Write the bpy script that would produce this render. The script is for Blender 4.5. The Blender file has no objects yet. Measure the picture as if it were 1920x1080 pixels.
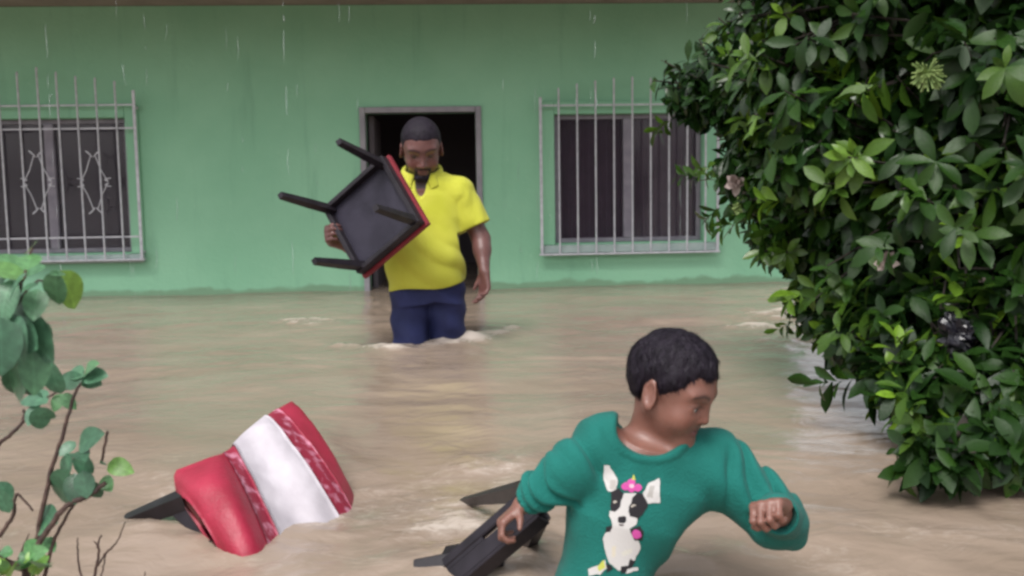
import bpy, math, random
import numpy as np
from mathutils import Vector, Matrix
from mathutils.bvhtree import BVHTree

rng = np.random.default_rng(7)
random.seed(7)
scene = bpy.context.scene
col = scene.collection

# ------------------------------------------------------------------ camera
F = 1900.0                      # focal length in pixels of a 1920 wide picture
WATER = 0.60                    # flood level above the ground
CAMH = 1.44
PITCH, ROLL = math.radians(6.0), math.radians(-0.89)
cam_d = bpy.data.cameras.new('camera')
cam_d.sensor_width = 36.0
cam_d.lens = 36.0 * F / 1920.0
cam_d.clip_start = 0.05
cam_d.clip_end = 2000
cam_d.dof.use_dof = True
cam_d.dof.focus_distance = 3.2
cam_d.dof.aperture_fstop = 9.0
cam = bpy.data.objects.new('camera', cam_d)
col.objects.link(cam)
CM = Matrix.Translation((0, 0, CAMH)) @ Matrix.Rotation(math.radians(90) - PITCH, 4, 'X') @ Matrix.Rotation(ROLL, 4, 'Z')
cam.matrix_world = CM
scene.camera = cam
CR = np.array(CM.to_3x3())
CO = np.array((0, 0, CAMH))

# ------------------------------------------------------------------ sky, sun, exposure
SUN_EL, SUN_AZ = math.radians(55), math.radians(205)
world = bpy.data.worlds.new('World')
scene.world = world
world.use_nodes = True
wn = world.node_tree
wn.nodes.clear()
sky = wn.nodes.new('ShaderNodeTexSky')
sky.sky_type = 'NISHITA'
sky.sun_disc = False
sky.sun_elevation = SUN_EL
sky.sun_rotation = SUN_AZ
sky.dust_density = 3.0
sky.air_density = 1.0
hsv = wn.nodes.new('ShaderNodeHueSaturation')     # cloud cover: nearly colourless light
hsv.inputs['Saturation'].default_value = 0.22
bg = wn.nodes.new('ShaderNodeBackground')
bg.inputs['Strength'].default_value = 0.12
wo = wn.nodes.new('ShaderNodeOutputWorld')
wn.links.new(sky.outputs[0], hsv.inputs['Color'])
wn.links.new(hsv.outputs[0], bg.inputs[0])
wn.links.new(bg.outputs[0], wo.inputs[0])
sun_d = bpy.data.lights.new('sun', 'SUN')
sun_d.energy = 1.3
sun_d.angle = math.radians(25)
sun_d.color = (1.0, 0.97, 0.93)
sun = bpy.data.objects.new('sun', sun_d)
col.objects.link(sun)
# direction the light comes from (behind and above the camera)
sdir = Vector((math.cos(SUN_EL) * math.sin(SUN_AZ), math.cos(SUN_EL) * math.cos(SUN_AZ), math.sin(SUN_EL)))
sun.rotation_euler = sdir.to_track_quat('Z', 'Y').to_euler()
sun.location = (0, -6, 12)
scene.view_settings.view_transform = 'Standard'
scene.view_settings.look = 'None'
scene.view_settings.gamma = 1.0
scene.view_settings.exposure = 0.9
scene.render.engine = 'CYCLES'
scene.cycles.filter_width = 2.8
scene.cycles.max_bounces = 8

# ------------------------------------------------------------------ helpers
def V(*a):
    return np.array(a, dtype=float)

def ray(px, py):
    d = CR @ V((px - 960) / F, -(py - 540) / F, -1.0)
    return d                                    # unit camera depth

def P(px, py, D):
    return CO + ray(px, py) * D

def on_plane(px, py, p0, n):
    d = ray(px, py)
    return CO + d * (np.dot(p0 - CO, n) / np.dot(d, n))

def on_water(px, py, h=0.0):
    return on_plane(px, py, V(0, 0, WATER + h), V(0, 0, 1))

def proj(pts):
    q = (np.asarray(pts) - CO) @ CR
    return np.stack([960 + F * q[..., 0] / -q[..., 2], 540 - F * q[..., 1] / -q[..., 2], -q[..., 2]], -1)

def nrm(v):
    v = np.asarray(v, float)
    return v / np.linalg.norm(v)

_tab = rng.random((32, 32, 32)).astype(np.float32)
def noise3(p, s=1.0, seed=0):
    """smooth value noise, about -1..1"""
    p = np.asarray(p, np.float32) * np.float32(s) + np.float32(seed * 7.31)
    i = np.floor(p).astype(int)
    f = p - i
    f = f * f * (3 - 2 * f)
    r = 0
    for dx in (0, 1):
        for dy in (0, 1):
            for dz in (0, 1):
                w = (f[..., 0] if dx else 1 - f[..., 0]) * (f[..., 1] if dy else 1 - f[..., 1]) * (f[..., 2] if dz else 1 - f[..., 2])
                r = r + w * _tab[(i[..., 0] + dx) % 32, (i[..., 1] + dy) % 32, (i[..., 2] + dz) % 32]
    return r * 2 - 1

def fbm(p, s=1.0, seed=0, n=3):
    r, a = 0, 1.0
    for k in range(n):
        r = r + a * noise3(p, s * 2 ** k, seed + k * 3)
        a *= 0.5
    return r

BASE = {}
def tag(o, label=None, cat=None, group=None, kind=None):
    for k, v in (('label', label), ('category', cat), ('group', group), ('kind', kind)):
        if v:
            o[k] = v
    return o

def empty(name, loc, label=None, cat=None, group=None):
    o = bpy.data.objects.new(name, None)
    o.empty_display_size = 0.05
    o.location = tuple(loc)
    col.objects.link(o)
    BASE[o.name] = np.array(loc, float)
    return tag(o, label, cat, group)

def mesh_obj(name, verts, faces, mat, parent=None, smooth=True, base=None, cols=None, attr='Col'):
    """world-space vertices -> one mesh object, local to its parent's base"""
    verts = np.asarray(verts, float)
    if parent is not None:
        b = BASE[parent.name]
    else:
        b = verts.mean(0) if base is None else np.array(base, float)
    me = bpy.data.meshes.new(name)
    me.from_pydata((verts - b).tolist(), [], [tuple(int(i) for i in f) for f in faces] if not isinstance(faces, list) else faces)
    if smooth:
        me.polygons.foreach_set('use_smooth', np.ones(len(me.polygons), bool))
    if cols is not None:
        a = me.color_attributes.new(attr, 'FLOAT_COLOR', 'POINT')
        c = np.ones((len(verts), 4), np.float32)
        c[:, :3] = cols
        a.data.foreach_set('color', c.ravel())
    if mat is not None:
        me.materials.append(mat)
    me.update()
    o = bpy.data.objects.new(name, me)
    col.objects.link(o)
    if parent is not None:
        o.parent = parent
    else:
        o.location = tuple(b)
    BASE[o.name] = b
    return o

class MB:
    """collects boxes, tubes and sheets for one mesh"""
    def __init__(self):
        self.v, self.f = [], []
    def add(self, v, f):
        n = len(self.v)
        self.v += [tuple(map(float, p)) for p in v]
        self.f += [tuple(i + n for i in q) for q in f]
        return self
    def box(self, c, u, v, w, bev=0.0):
        """centre and three half-axis vectors, edges chamfered by bev"""
        c, u, v, w = map(lambda a: np.array(a, float), (c, u, v, w))
        if bev <= 0:
            pts = [c + a * u + b * v + d * w for a in (-1, 1) for b in (-1, 1) for d in (-1, 1)]
            fs = [(0, 1, 3, 2), (4, 6, 7, 5), (0, 4, 5, 1), (2, 3, 7, 6), (0, 2, 6, 4), (1, 5, 7, 3)]
            return self.add(pts, fs)
        lu, lv, lw = (np.linalg.norm(a) for a in (u, v, w))
        ku, kv, kw = (max(1 - bev / l, 0.05) for l in (lu, lv, lw))
        pts, idx = [], {}
        for a in (-1, 1):
            for b in (-1, 1):
                for d in (-1, 1):
                    for ax in range(3):
                        s = [ku, kv, kw]
                        s[ax] = 1
                        idx[(a, b, d, ax)] = len(pts)
                        pts.append(c + a * s[0] * u + b * s[1] * v + d * s[2] * w)
        fs = []
        for a in (-1, 1):
            q = [idx[(a, b, d, 0)] for b, d in ((-1, -1), (1, -1), (1, 1), (-1, 1))]
            fs.append(tuple(q if a > 0 else q[::-1]))
            q = [idx[(b, a, d, 1)] for b, d in ((-1, -1), (1, -1), (1, 1), (-1, 1))]
            fs.append(tuple(q[::-1] if a > 0 else q))
            q = [idx[(b, d, a, 2)] for b, d in ((-1, -1), (1, -1), (1, 1), (-1, 1))]
            fs.append(tuple(q if a > 0 else q[::-1]))
        for a in (-1, 1):
            for b in (-1, 1):
                fs.append((idx[(a, b, -1, 0)], idx[(a, b, 1, 0)], idx[(a, b, 1, 1)], idx[(a, b, -1, 1)]))
                fs.append((idx[(a, -1, b, 0)], idx[(a, 1, b, 0)], idx[(a, 1, b, 2)], idx[(a, -1, b, 2)]))
                fs.append((idx[(-1, a, b, 1)], idx[(1, a, b, 1)], idx[(1, a, b, 2)], idx[(-1, a, b, 2)]))
        for a in (-1, 1):
            for b in (-1, 1):
                for d in (-1, 1):
                    fs.append((idx[(a, b, d, 0)], idx[(a, b, d, 1)], idx[(a, b, d, 2)]))
        return self.add(pts, fs)
    def tube(self, pts, rad, n=8, caps=True):
        pts = [np.array(p, float) for p in pts]
        m = len(pts)
        rad = [rad] * m if np.isscalar(rad) else list(rad)
        ref = None
        vs, fs = [], []
        for i, p in enumerate(pts):
            t = nrm(pts[min(i + 1, m - 1)] - pts[max(i - 1, 0)])
            if ref is None:
                ref = np.cross(t, V(0.3, 0.2, 1) if abs(t[2]) < 0.9 else V(1, 0.1, 0))
            ref = nrm(ref - t * np.dot(ref, t))
            b = np.cross(t, ref)
            for k in range(n):
                a = 2 * math.pi * k / n
                vs.append(p + rad[i] * (math.cos(a) * ref + math.sin(a) * b))
        for i in range(m - 1):
            for k in range(n):
                fs.append((i * n + k, i * n + (k + 1) % n, (i + 1) * n + (k + 1) % n, (i + 1) * n + k))
        if caps:
            fs.append(tuple(range(n - 1, -1, -1)))
            fs.append(tuple((m - 1) * n + k for k in range(n)))
        return self.add(vs, fs)
    def build(self, name, mat, parent=None, smooth=False, base=None):
        return mesh_obj(name, self.v, self.f, mat, parent, smooth, base)

def grid_faces(nu, nv, off=0):
    i, j = np.meshgrid(np.arange(nu - 1), np.arange(nv - 1), indexing='ij')
    a = (i * nv + j).ravel() + off
    return np.stack([a, a + nv, a + nv + 1, a + 1], 1)

def curve(pts, n):
    """Catmull-Rom through points"""
    pts = np.array(pts, float)
    q = np.vstack([2 * pts[0] - pts[1], pts, 2 * pts[-1] - pts[-2]])
    out = []
    for t in np.linspace(0, len(pts) - 1 - 1e-6, n):
        i = int(t)
        u = t - i
        a, b, c, d = q[i], q[i + 1], q[i + 2], q[i + 3]
        out.append(0.5 * (2 * b + (c - a) * u + (2 * a - 5 * b + 4 * c - d) * u * u + (3 * b - 3 * c + d - a) * u ** 3))
    return np.array(out)

# ------------------------------------------------------------------ materials
def new_mat(name):
    m = bpy.data.materials.new(name)
    m.use_nodes = True
    return m, m.node_tree.nodes, m.node_tree.links, m.node_tree.nodes['Principled BSDF']

def mat(name, c1, c2=None, rough=0.6, scale=8.0, bump=0.0, bscale=40.0, spec=0.5, metal=0.0, coat=0.0, sheen=0.0, stretch=(1, 1, 1), detail=6.0, sss=0.0, lo=0.35, hi=0.65):
    m, N, L, b = new_mat(name)
    tc = N.new('ShaderNodeTexCoord')
    mp = N.new('ShaderNodeMapping')
    mp.inputs['Scale'].default_value = stretch
    L.new(tc.outputs['Object'], mp.inputs[0])
    b.inputs['Roughness'].default_value = rough
    b.inputs['Specular IOR Level'].default_value = spec
    b.inputs['Metallic'].default_value = metal
    b.inputs['Coat Weight'].default_value = coat
    b.inputs['Sheen Weight'].default_value = sheen
    if sss:
        b.inputs['Subsurface Weight'].default_value = sss
        b.inputs['Subsurface Scale'].default_value = 0.01
    if c2 is None:
        b.inputs['Base Color'].default_value = (*c1, 1)
    else:
        n = N.new('ShaderNodeTexNoise')
        n.inputs['Scale'].default_value = scale
        n.inputs['Detail'].default_value = detail
        r = N.new('ShaderNodeValToRGB')
        r.color_ramp.elements[0].position, r.color_ramp.elements[1].position = lo, hi
        r.color_ramp.elements[0].color = (*c1, 1)
        r.color_ramp.elements[1].color = (*c2, 1)
        L.new(mp.outputs[0], n.inputs['Vector'])
        L.new(n.outputs['Fac'], r.inputs[0])
        L.new(r.outputs[0], b.inputs['Base Color'])
    if bump:
        n2 = N.new('ShaderNodeTexNoise')
        n2.inputs['Scale'].default_value = bscale
        n2.inputs['Detail'].default_value = 5
        bp = N.new('ShaderNodeBump')
        bp.inputs['Strength'].default_value = bump
        bp.inputs['Distance'].default_value = 0.01
        L.new(mp.outputs[0], n2.inputs['Vector'])
        L.new(n2.outputs['Fac'], bp.inputs['Height'])
        L.new(bp.outputs[0], b.inputs['Normal'])
    return m

def attr_mat(name, rough=0.55, attr='Col', bump=0.0, bscale=60.0, sss=0.0, spec=0.5, sheen=0.0, vary=0.0, coat=0.0):
    m, N, L, b = new_mat(name)
    a = N.new('ShaderNodeAttribute')
    a.attribute_name = attr
    b.inputs['Roughness'].default_value = rough
    b.inputs['Specular IOR Level'].default_value = spec
    b.inputs['Sheen Weight'].default_value = sheen
    b.inputs['Coat Weight'].default_value = coat
    tc = N.new('ShaderNodeTexCoord')
    out = a.outputs['Color']
    if vary:
        n = N.new('ShaderNodeTexNoise')
        n.inputs['Scale'].default_value = 35
        n.inputs['Detail'].default_value = 6
        L.new(tc.outputs['Object'], n.inputs['Vector'])
        h = N.new('ShaderNodeHueSaturation')
        mr = N.new('ShaderNodeMapRange')
        mr.inputs['From Min'].default_value, mr.inputs['From Max'].default_value = 0.3, 0.7
        mr.inputs['To Min'].default_value, mr.inputs['To Max'].default_value = 1 - vary, 1 + vary
        L.new(n.outputs['Fac'], mr.inputs['Value'])
        L.new(mr.outputs[0], h.inputs['Value'])
        L.new(out, h.inputs['Color'])
        out = h.outputs[0]
    L.new(out, b.inputs['Base Color'])
    if sss:
        b.inputs['Subsurface Weight'].default_value = sss
        b.inputs['Subsurface Scale'].default_value = 0.008
    if bump:
        n2 = N.new('ShaderNodeTexNoise')
        n2.inputs['Scale'].default_value = bscale
        n2.inputs['Detail'].default_value = 6
        bp = N.new('ShaderNodeBump')
        bp.inputs['Strength'].default_value = bump
        bp.inputs['Distance'].default_value = 0.004
        L.new(tc.outputs['Object'], n2.inputs['Vector'])
        L.new(n2.outputs['Fac'], bp.inputs['Height'])
        L.new(bp.outputs[0], b.inputs['Normal'])
    return m

def leaf_mat(name, stops, from_attr, rough=0.3, transl=0.18, veins=False):
    """leaf colour from the leaf's own tint (object random or the stored attribute), darker midrib"""
    m, N, L, b = new_mat(name)
    if from_attr:
        a = N.new('ShaderNodeAttribute')
        a.attribute_name = 'Col'
        sp = N.new('ShaderNodeSeparateColor')
        L.new(a.outputs['Color'], sp.inputs[0])
        tint = sp.outputs[0]
    else:
        oi = N.new('ShaderNodeObjectInfo')
        sp = N.new('ShaderNodeSeparateColor')
        L.new(oi.outputs['Color'], sp.inputs[0])
        tint = sp.outputs[0]
    r = N.new('ShaderNodeValToRGB')
    els = r.color_ramp.elements
    while len(els) < len(stops):
        els.new(0.5)
    for e, (p, c) in zip(els, stops):
        e.position = p
        e.color = (*c, 1)
    L.new(tint, r.inputs[0])
    tc = N.new('ShaderNodeTexCoord')
    n = N.new('ShaderNodeTexNoise')
    n.inputs['Scale'].default_value = 45
    L.new(tc.outputs['Object'], n.inputs['Vector'])
    h = N.new('ShaderNodeHueSaturation')
    mr = N.new('ShaderNodeMapRange')
    mr.inputs['From Min'].default_value, mr.inputs['From Max'].default_value = 0.3, 0.7
    mr.inputs['To Min'].default_value, mr.inputs['To Max'].default_value = 0.75, 1.25
    L.new(n.outputs['Fac'], mr.inputs['Value'])
    L.new(mr.outputs[0], h.inputs['Value'])
    L.new(r.outputs[0], h.inputs['Color'])
    L.new(h.outputs[0], b.inputs['Base Color'])
    b.inputs['Roughness'].default_value = rough
    b.inputs['Specular IOR Level'].default_value = 0.5 if veins else 0.33
    bp = N.new('ShaderNodeBump')
    bp.inputs['Strength'].default_value = 0.35
    bp.inputs['Distance'].default_value = 0.004
    if not veins:
        L.new(n.outputs['Fac'], bp.inputs['Height'])
    else:                                            # side veins slanting off the midrib, in the leaf's own axes
        sx = N.new('ShaderNodeSeparateXYZ')
        L.new(tc.outputs['Object'], sx.inputs[0])
        def mth(op, a_, b_=None, c_=None):
            q_ = N.new('ShaderNodeMath')
            q_.operation = op
            for k_, v_ in enumerate((a_, b_, c_)):
                if v_ is None:
                    continue
                if isinstance(v_, (int, float)):
                    q_.inputs[k_].default_value = v_
                else:
                    L.new(v_, q_.inputs[k_])
            return q_.outputs[0]
        ay = mth('ABSOLUTE', sx.outputs['Y'])
        ph = mth('MULTIPLY_ADD', ay, -20.0, mth('MULTIPLY', sx.outputs['X'], 27.0))
        vein = mth('POWER', mth('ABSOLUTE', mth('SINE', ph)), 0.5)
        rib = mth('MINIMUM', mth('MULTIPLY', ay, 30.0), 1.0)
        hh_ = mth('MULTIPLY', vein, rib)
        L.new(mth('ADD', hh_, n.outputs['Fac']), bp.inputs['Height'])
        bp.inputs['Strength'].default_value = 0.09
        mr2 = N.new('ShaderNodeMapRange')
        mr2.inputs['To Min'].default_value, mr2.inputs['To Max'].default_value = 1.35, 1.0
        L.new(rib, mr2.inputs['Value'])
        h2 = N.new('ShaderNodeHueSaturation')
        L.new(mr2.outputs[0], h2.inputs['Value'])
        L.new(h.outputs[0], h2.inputs['Color'])
        L.new(h2.outputs[0], b.inputs['Base Color'])
        n.inputs['Scale'].default_value = 5
    L.new(bp.outputs[0], b.inputs['Normal'])
    tr = N.new('ShaderNodeBsdfTranslucent')
    L.new(h.outputs[0], tr.inputs['Color'])
    mx = N.new('ShaderNodeMixShader')
    mx.inputs[0].default_value = transl
    L.new(b.outputs[0], mx.inputs[1])
    L.new(tr.outputs[0], mx.inputs[2])
    L.new(mx.outputs[0], N['Material Output'].inputs['Surface'])
    return m

M = {}
def wall_mat():
    m, N, L, b = new_mat('green_wall_paint')
    geo = N.new('ShaderNodeNewGeometry')
    def nz(scale, stretch, detail=8, rough=0.55):
        mp = N.new('ShaderNodeMapping')
        mp.inputs['Scale'].default_value = stretch
        L.new(geo.outputs['Position'], mp.inputs[0])
        n = N.new('ShaderNodeTexNoise')
        n.inputs['Scale'].default_value = scale
        n.inputs['Detail'].default_value = detail
        n.inputs['Roughness'].default_value = rough
        L.new(mp.outputs[0], n.inputs['Vector'])
        return n.outputs['Fac']
    def ramp(v, lo, hi):
        r = N.new('ShaderNodeMapRange')
        r.interpolation_type = 'SMOOTHSTEP'
        r.inputs['From Min'].default_value, r.inputs['From Max'].default_value = lo, hi
        L.new(v, r.inputs['Value'])
        return r.outputs[0]
    def mix(f, A, B):
        x = N.new('ShaderNodeMix')
        x.data_type = 'RGBA'
        L.new(f, x.inputs['Factor'])
        for k, v in (('A', A), ('B', B)):
            if isinstance(v, tuple):
                x.inputs[k].default_value = (*v, 1)
            else:
                L.new(v, x.inputs[k])
        return x.outputs['Result']
    c = mix(ramp(nz(1.3, (1, 1, 1)), 0.3, 0.7), (0.235, 0.49, 0.315), (0.28, 0.545, 0.36))
    c = mix(ramp(nz(5.0, (1.6, 1.6, 0.16), 10), 0.56, 0.80), c, (0.205, 0.425, 0.275))
    c = mix(ramp(nz(26, (1, 1, 0.7), 4), 0.66, 0.80), c, (0.29, 0.54, 0.37))
    sep = N.new('ShaderNodeSeparateXYZ')
    L.new(geo.outputs['Position'], sep.inputs[0])
    ad = N.new('ShaderNodeMath')
    ad.operation = 'MULTIPLY_ADD'
    ad.inputs[1].default_value = -0.16
    L.new(nz(4.0, (1, 1, 1.2), 8), ad.inputs[0])
    L.new(sep.outputs['Z'], ad.inputs[2])
    damp = N.new('ShaderNodeMapRange')
    damp.interpolation_type = 'SMOOTHSTEP'
    damp.inputs['From Min'].default_value, damp.inputs['From Max'].default_value = WATER - 0.02, WATER - 0.055
    L.new(ad.outputs[0], damp.inputs['Value'])
    c = mix(damp.outputs[0], c, (0.19, 0.33, 0.21))
    L.new(c, b.inputs['Base Color'])
    b.inputs['Roughness'].default_value = 0.7
    b.inputs['Specular IOR Level'].default_value = 0.3
    bp = N.new('ShaderNodeBump')
    bp.inputs['Strength'].default_value = 0.3
    bp.inputs['Distance'].default_value = 0.012
    L.new(nz(30, (1, 1, 1), 6), bp.inputs['Height'])
    L.new(bp.outputs[0], b.inputs['Normal'])
    return m
M['wall'] = wall_mat()
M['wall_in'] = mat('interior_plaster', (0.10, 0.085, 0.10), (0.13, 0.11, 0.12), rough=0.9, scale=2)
M['slab'] = mat('eave_concrete', (0.22, 0.18, 0.16), (0.28, 0.23, 0.205), rough=0.85, scale=4, bump=0.3)
M['frame'] = mat('door_frame_paint', (0.22, 0.21, 0.235), (0.29, 0.28, 0.30), rough=0.6, scale=9)
M['sill'] = mat('sill_plaster', (0.30, 0.38, 0.36), (0.38, 0.45, 0.43), rough=0.75, scale=7, bump=0.2)
M['bar'] = mat('grille_paint', (0.42, 0.42, 0.46), (0.56, 0.56, 0.60), rough=0.45, scale=25, spec=0.5)
M['alu'] = mat('window_frame_paint', (0.19, 0.17, 0.21), (0.25, 0.23, 0.27), rough=0.5, scale=12)
M['curtain'] = mat('maroon_curtain', (0.16, 0.085, 0.105), (0.22, 0.125, 0.145), rough=0.9, scale=9)
M['ground'] = mat('mud', (0.10, 0.075, 0.05), (0.15, 0.11, 0.08), rough=0.95, scale=3)
M['black'] = mat('black_lacquer', (0.009, 0.007, 0.010), (0.020, 0.016, 0.022), rough=0.42, scale=14, spec=0.3, bump=0.08)
M['board'] = mat('black_board', (0.014, 0.012, 0.022), (0.026, 0.023, 0.038), rough=0.55, spec=0.3, scale=9, bump=0.15)
M['red'] = mat('red_upholstery', (0.26, 0.010, 0.030), (0.36, 0.016, 0.048), rough=0.48, scale=10, bump=0.2, bscale=120, sheen=0.0)
M['darkred'] = mat('dark_red_upholstery', (0.16, 0.010, 0.018), (0.22, 0.014, 0.026), rough=0.6, scale=10, bump=0.2, bscale=120)
M['redlace'] = mat('patterned_red_cloth', (0.26, 0.010, 0.035), (0.52, 0.20, 0.28), rough=0.6, scale=34, detail=3, lo=0.50, hi=0.66)
M['white'] = mat('white_cloth', (0.40, 0.365, 0.40), (0.54, 0.50, 0.54), rough=0.8, scale=9, bump=0.25, bscale=30)
M['skin'] = attr_mat('skin', rough=0.42, sss=0.12, bump=0.12, bscale=160, vary=0.08)
M['eye'] = attr_mat('eye', rough=0.12)
M['hair'] = mat('dark_hair', (0.007, 0.0045, 0.009), (0.016, 0.011, 0.019), rough=0.55, spec=0.22, scale=90, bump=0.6, bscale=160, stretch=(1, 1, 0.35))
M['teal'] = mat('teal_sweatshirt', (0.004, 0.105, 0.085), (0.008, 0.145, 0.122), rough=0.85, scale=7, bump=0.35, bscale=230, sheen=0.05, spec=0.3)
M['print'] = attr_mat('flat_print', rough=0.75, bump=0.2, bscale=230, spec=0.25)
M['yellow'] = mat('yellow_polo', (0.42, 0.43, 0.035), (0.50, 0.50, 0.06), rough=0.85, scale=5, bump=0.25, bscale=120, sheen=0.1, spec=0.25)
M['navy'] = mat('navy_shorts', (0.010, 0.014, 0.058), (0.020, 0.026, 0.095), rough=0.75, scale=7, bump=0.2, bscale=90, spec=0.35)
M['bark'] = mat('bark', (0.016, 0.012, 0.010), (0.04, 0.03, 0.022), rough=0.9, scale=40, bump=0.5, bscale=60)
M['twig'] = mat('dark_twig', (0.035, 0.02, 0.018), (0.09, 0.05, 0.04), rough=0.8, scale=60, bump=0.4, bscale=120)
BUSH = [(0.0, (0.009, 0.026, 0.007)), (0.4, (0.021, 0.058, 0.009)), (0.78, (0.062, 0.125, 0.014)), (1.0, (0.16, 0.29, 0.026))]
M['leaf_o'] = leaf_mat('shrub_leaf', BUSH, False, rough=0.26)
M['leaf_a'] = leaf_mat('shrub_foliage', BUSH, True, rough=0.26)
ROUND = [(0.0, (0.026, 0.075, 0.038)), (0.5, (0.070, 0.175, 0.10)), (0.8, (0.10, 0.24, 0.09)), (1.0, (0.20, 0.36, 0.05))]
M['leaf_r'] = leaf_mat('round_leaf', ROUND, False, rough=0.36, veins=True)
M['flower'] = mat('pale_petals', (0.30, 0.23, 0.21), (0.42, 0.34, 0.31), rough=0.7, scale=30)
M['pompom'] = mat('green_filaments', (0.16, 0.24, 0.07), (0.25, 0.33, 0.11), rough=0.7, scale=30)
M['blackbag'] = mat('black_plastic', (0.008, 0.007, 0.011), rough=0.2, bump=0.6, bscale=30)

def glass_mat():
    m, N, L, b = new_mat('greyed_window_glass')
    g = N.new('ShaderNodeBsdfGlossy')
    g.inputs['Roughness'].default_value = 0.08
    t = N.new('ShaderNodeBsdfTransparent')
    t.inputs['Color'].default_value = (0.72, 0.68, 0.76, 1)
    fr = N.new('ShaderNodeFresnel')
    fr.inputs['IOR'].default_value = 1.45
    mx = N.new('ShaderNodeMixShader')
    L.new(fr.outputs[0], mx.inputs[0])
    L.new(t.outputs[0], mx.inputs[1])
    L.new(g.outputs[0], mx.inputs[2])
    df = N.new('ShaderNodeBsdfDiffuse')  # even grey diffuse layer mixed over the whole pane
    df.inputs['Color'].default_value = (0.16, 0.14, 0.17, 1)
    m2 = N.new('ShaderNodeMixShader')
    m2.inputs[0].default_value = 0.16
    L.new(mx.outputs[0], m2.inputs[1])
    L.new(df.outputs[0], m2.inputs[2])
    L.new(m2.outputs[0], N['Material Output'].inputs['Surface'])
    return m
M['glass'] = glass_mat()

def water_mat():
    m, N, L, b = new_mat('muddy_flood_water')
    tc = N.new('ShaderNodeTexCoord')
    mp = N.new('ShaderNodeMapping')
    mp.inputs['Scale'].default_value = (0.9, 1.3, 1)
    mp.inputs['Rotation'].default_value = (0, 0, 0.12)
    L.new(tc.outputs['Object'], mp.inputs[0])
    n = N.new('ShaderNodeTexNoise')
    n.inputs['Scale'].default_value = 2.2
    n.inputs['Detail'].default_value = 8
    n.inputs['Distortion'].default_value = 0.8
    L.new(mp.outputs[0], n.inputs['Vector'])
    r = N.new('ShaderNodeValToRGB')
    r.color_ramp.elements[0].position, r.color_ramp.elements[1].position = 0.34, 0.68
    r.color_ramp.elements[0].color = (0.255, 0.196, 0.150, 1)
    r.color_ramp.elements[1].color = (0.315, 0.245, 0.192, 1)
    L.new(n.outputs['Fac'], r.inputs[0])
    at = N.new('ShaderNodeAttribute')
    at.attribute_name = 'Col'
    sp = N.new('ShaderNodeSeparateColor')
    L.new(at.outputs['Color'], sp.inputs[0])
    n2 = N.new('ShaderNodeTexNoise')
    n2.inputs['Scale'].default_value = 24
    n2.inputs['Detail'].default_value = 10
    n2.inputs['Roughness'].default_value = 0.65
    n2.inputs['Distortion'].default_value = 1.2
    L.new(mp.outputs[0], n2.inputs['Vector'])
    ad = N.new('ShaderNodeMath')
    ad.operation = 'ADD'
    L.new(sp.outputs[0], ad.inputs[0])
    L.new(n2.outputs['Fac'], ad.inputs[1])
    mr = N.new('ShaderNodeMapRange')
    mr.interpolation_type = 'SMOOTHSTEP'
    mr.inputs['From Min'].default_value, mr.inputs['From Max'].default_value = 0.62, 1.30
    L.new(ad.outputs[0], mr.inputs['Value'])
    mix = N.new('ShaderNodeMix')
    mix.data_type = 'RGBA'
    mix.inputs['B'].default_value = (0.56, 0.49, 0.43, 1)
    L.new(mr.outputs[0], mix.inputs['Factor'])
    L.new(r.outputs[0], mix.inputs['A'])
    L.new(mix.outputs['Result'], b.inputs['Base Color'])
    rr = N.new('ShaderNodeMapRange')
    rr.inputs['To Min'].default_value, rr.inputs['To Max'].default_value = 0.13, 0.5
    L.new(mr.outputs[0], rr.inputs['Value'])
    L.new(rr.outputs[0], b.inputs['Roughness'])
    b.inputs['IOR'].default_value = 1.33
    n3 = N.new('ShaderNodeTexNoise')
    n3.inputs['Scale'].default_value = 7
    n3.inputs['Detail'].default_value = 6
    n3.inputs['Roughness'].default_value = 0.55
    n3.inputs['Distortion'].default_value = 1.4
    L.new(mp.outputs[0], n3.inputs['Vector'])
    bp = N.new('ShaderNodeBump')
    bp.inputs['Strength'].default_value = 0.22
    bp.inputs['Distance'].default_value = 0.03
    L.new(n3.outputs['Fac'], bp.inputs['Height'])
    L.new(bp.outputs[0], b.inputs['Normal'])
    return m
M['water'] = water_mat()

# ------------------------------------------------------------------ setting: ground and flood water
PSI = math.radians(3.3)
WD = V(math.cos(PSI), math.sin(PSI), 0)          # along the house front
WN = V(math.sin(PSI), -math.cos(PSI), 0)         # out of the house front, towards the camera
W0 = on_water(700, 545)
W0[2] = 0.0
def W(px, py, off=0.0):
    p = on_plane(px, py, W0 + WN * off, WN)
    return float(np.dot(p - W0, WD)), float(p[2])
def WP(s, z, off=0.0):
    return W0 + WD * s + WN * off + V(0, 0, z)

g = MB().add([(-900, -900, 0), (900, -900, 0), (900, 900, 0), (-900, 900, 0)], [(0, 1, 2, 3)])
tag(g.build('ground', M['ground'], base=(0, 0, 0)), 'muddy yard ground under the brown flood water', kind='structure')

def steps(fine_lo, fine_hi, step_lo, step_hi, lo, hi):
    a = [fine_lo]
    while a[-1] < fine_hi:
        t = (a[-1] - fine_lo) / (fine_hi - fine_lo)
        a.append(a[-1] + step_lo + (step_hi - step_lo) * t)
    s = step_hi
    while a[-1] < hi:
        s *= 1.35
        a.append(a[-1] + s)
    b, s = [], step_lo
    x = fine_lo
    while x > lo:
        s *= 1.35
        x -= s
        b.append(x)
    return np.array(b[::-1] + a)

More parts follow.
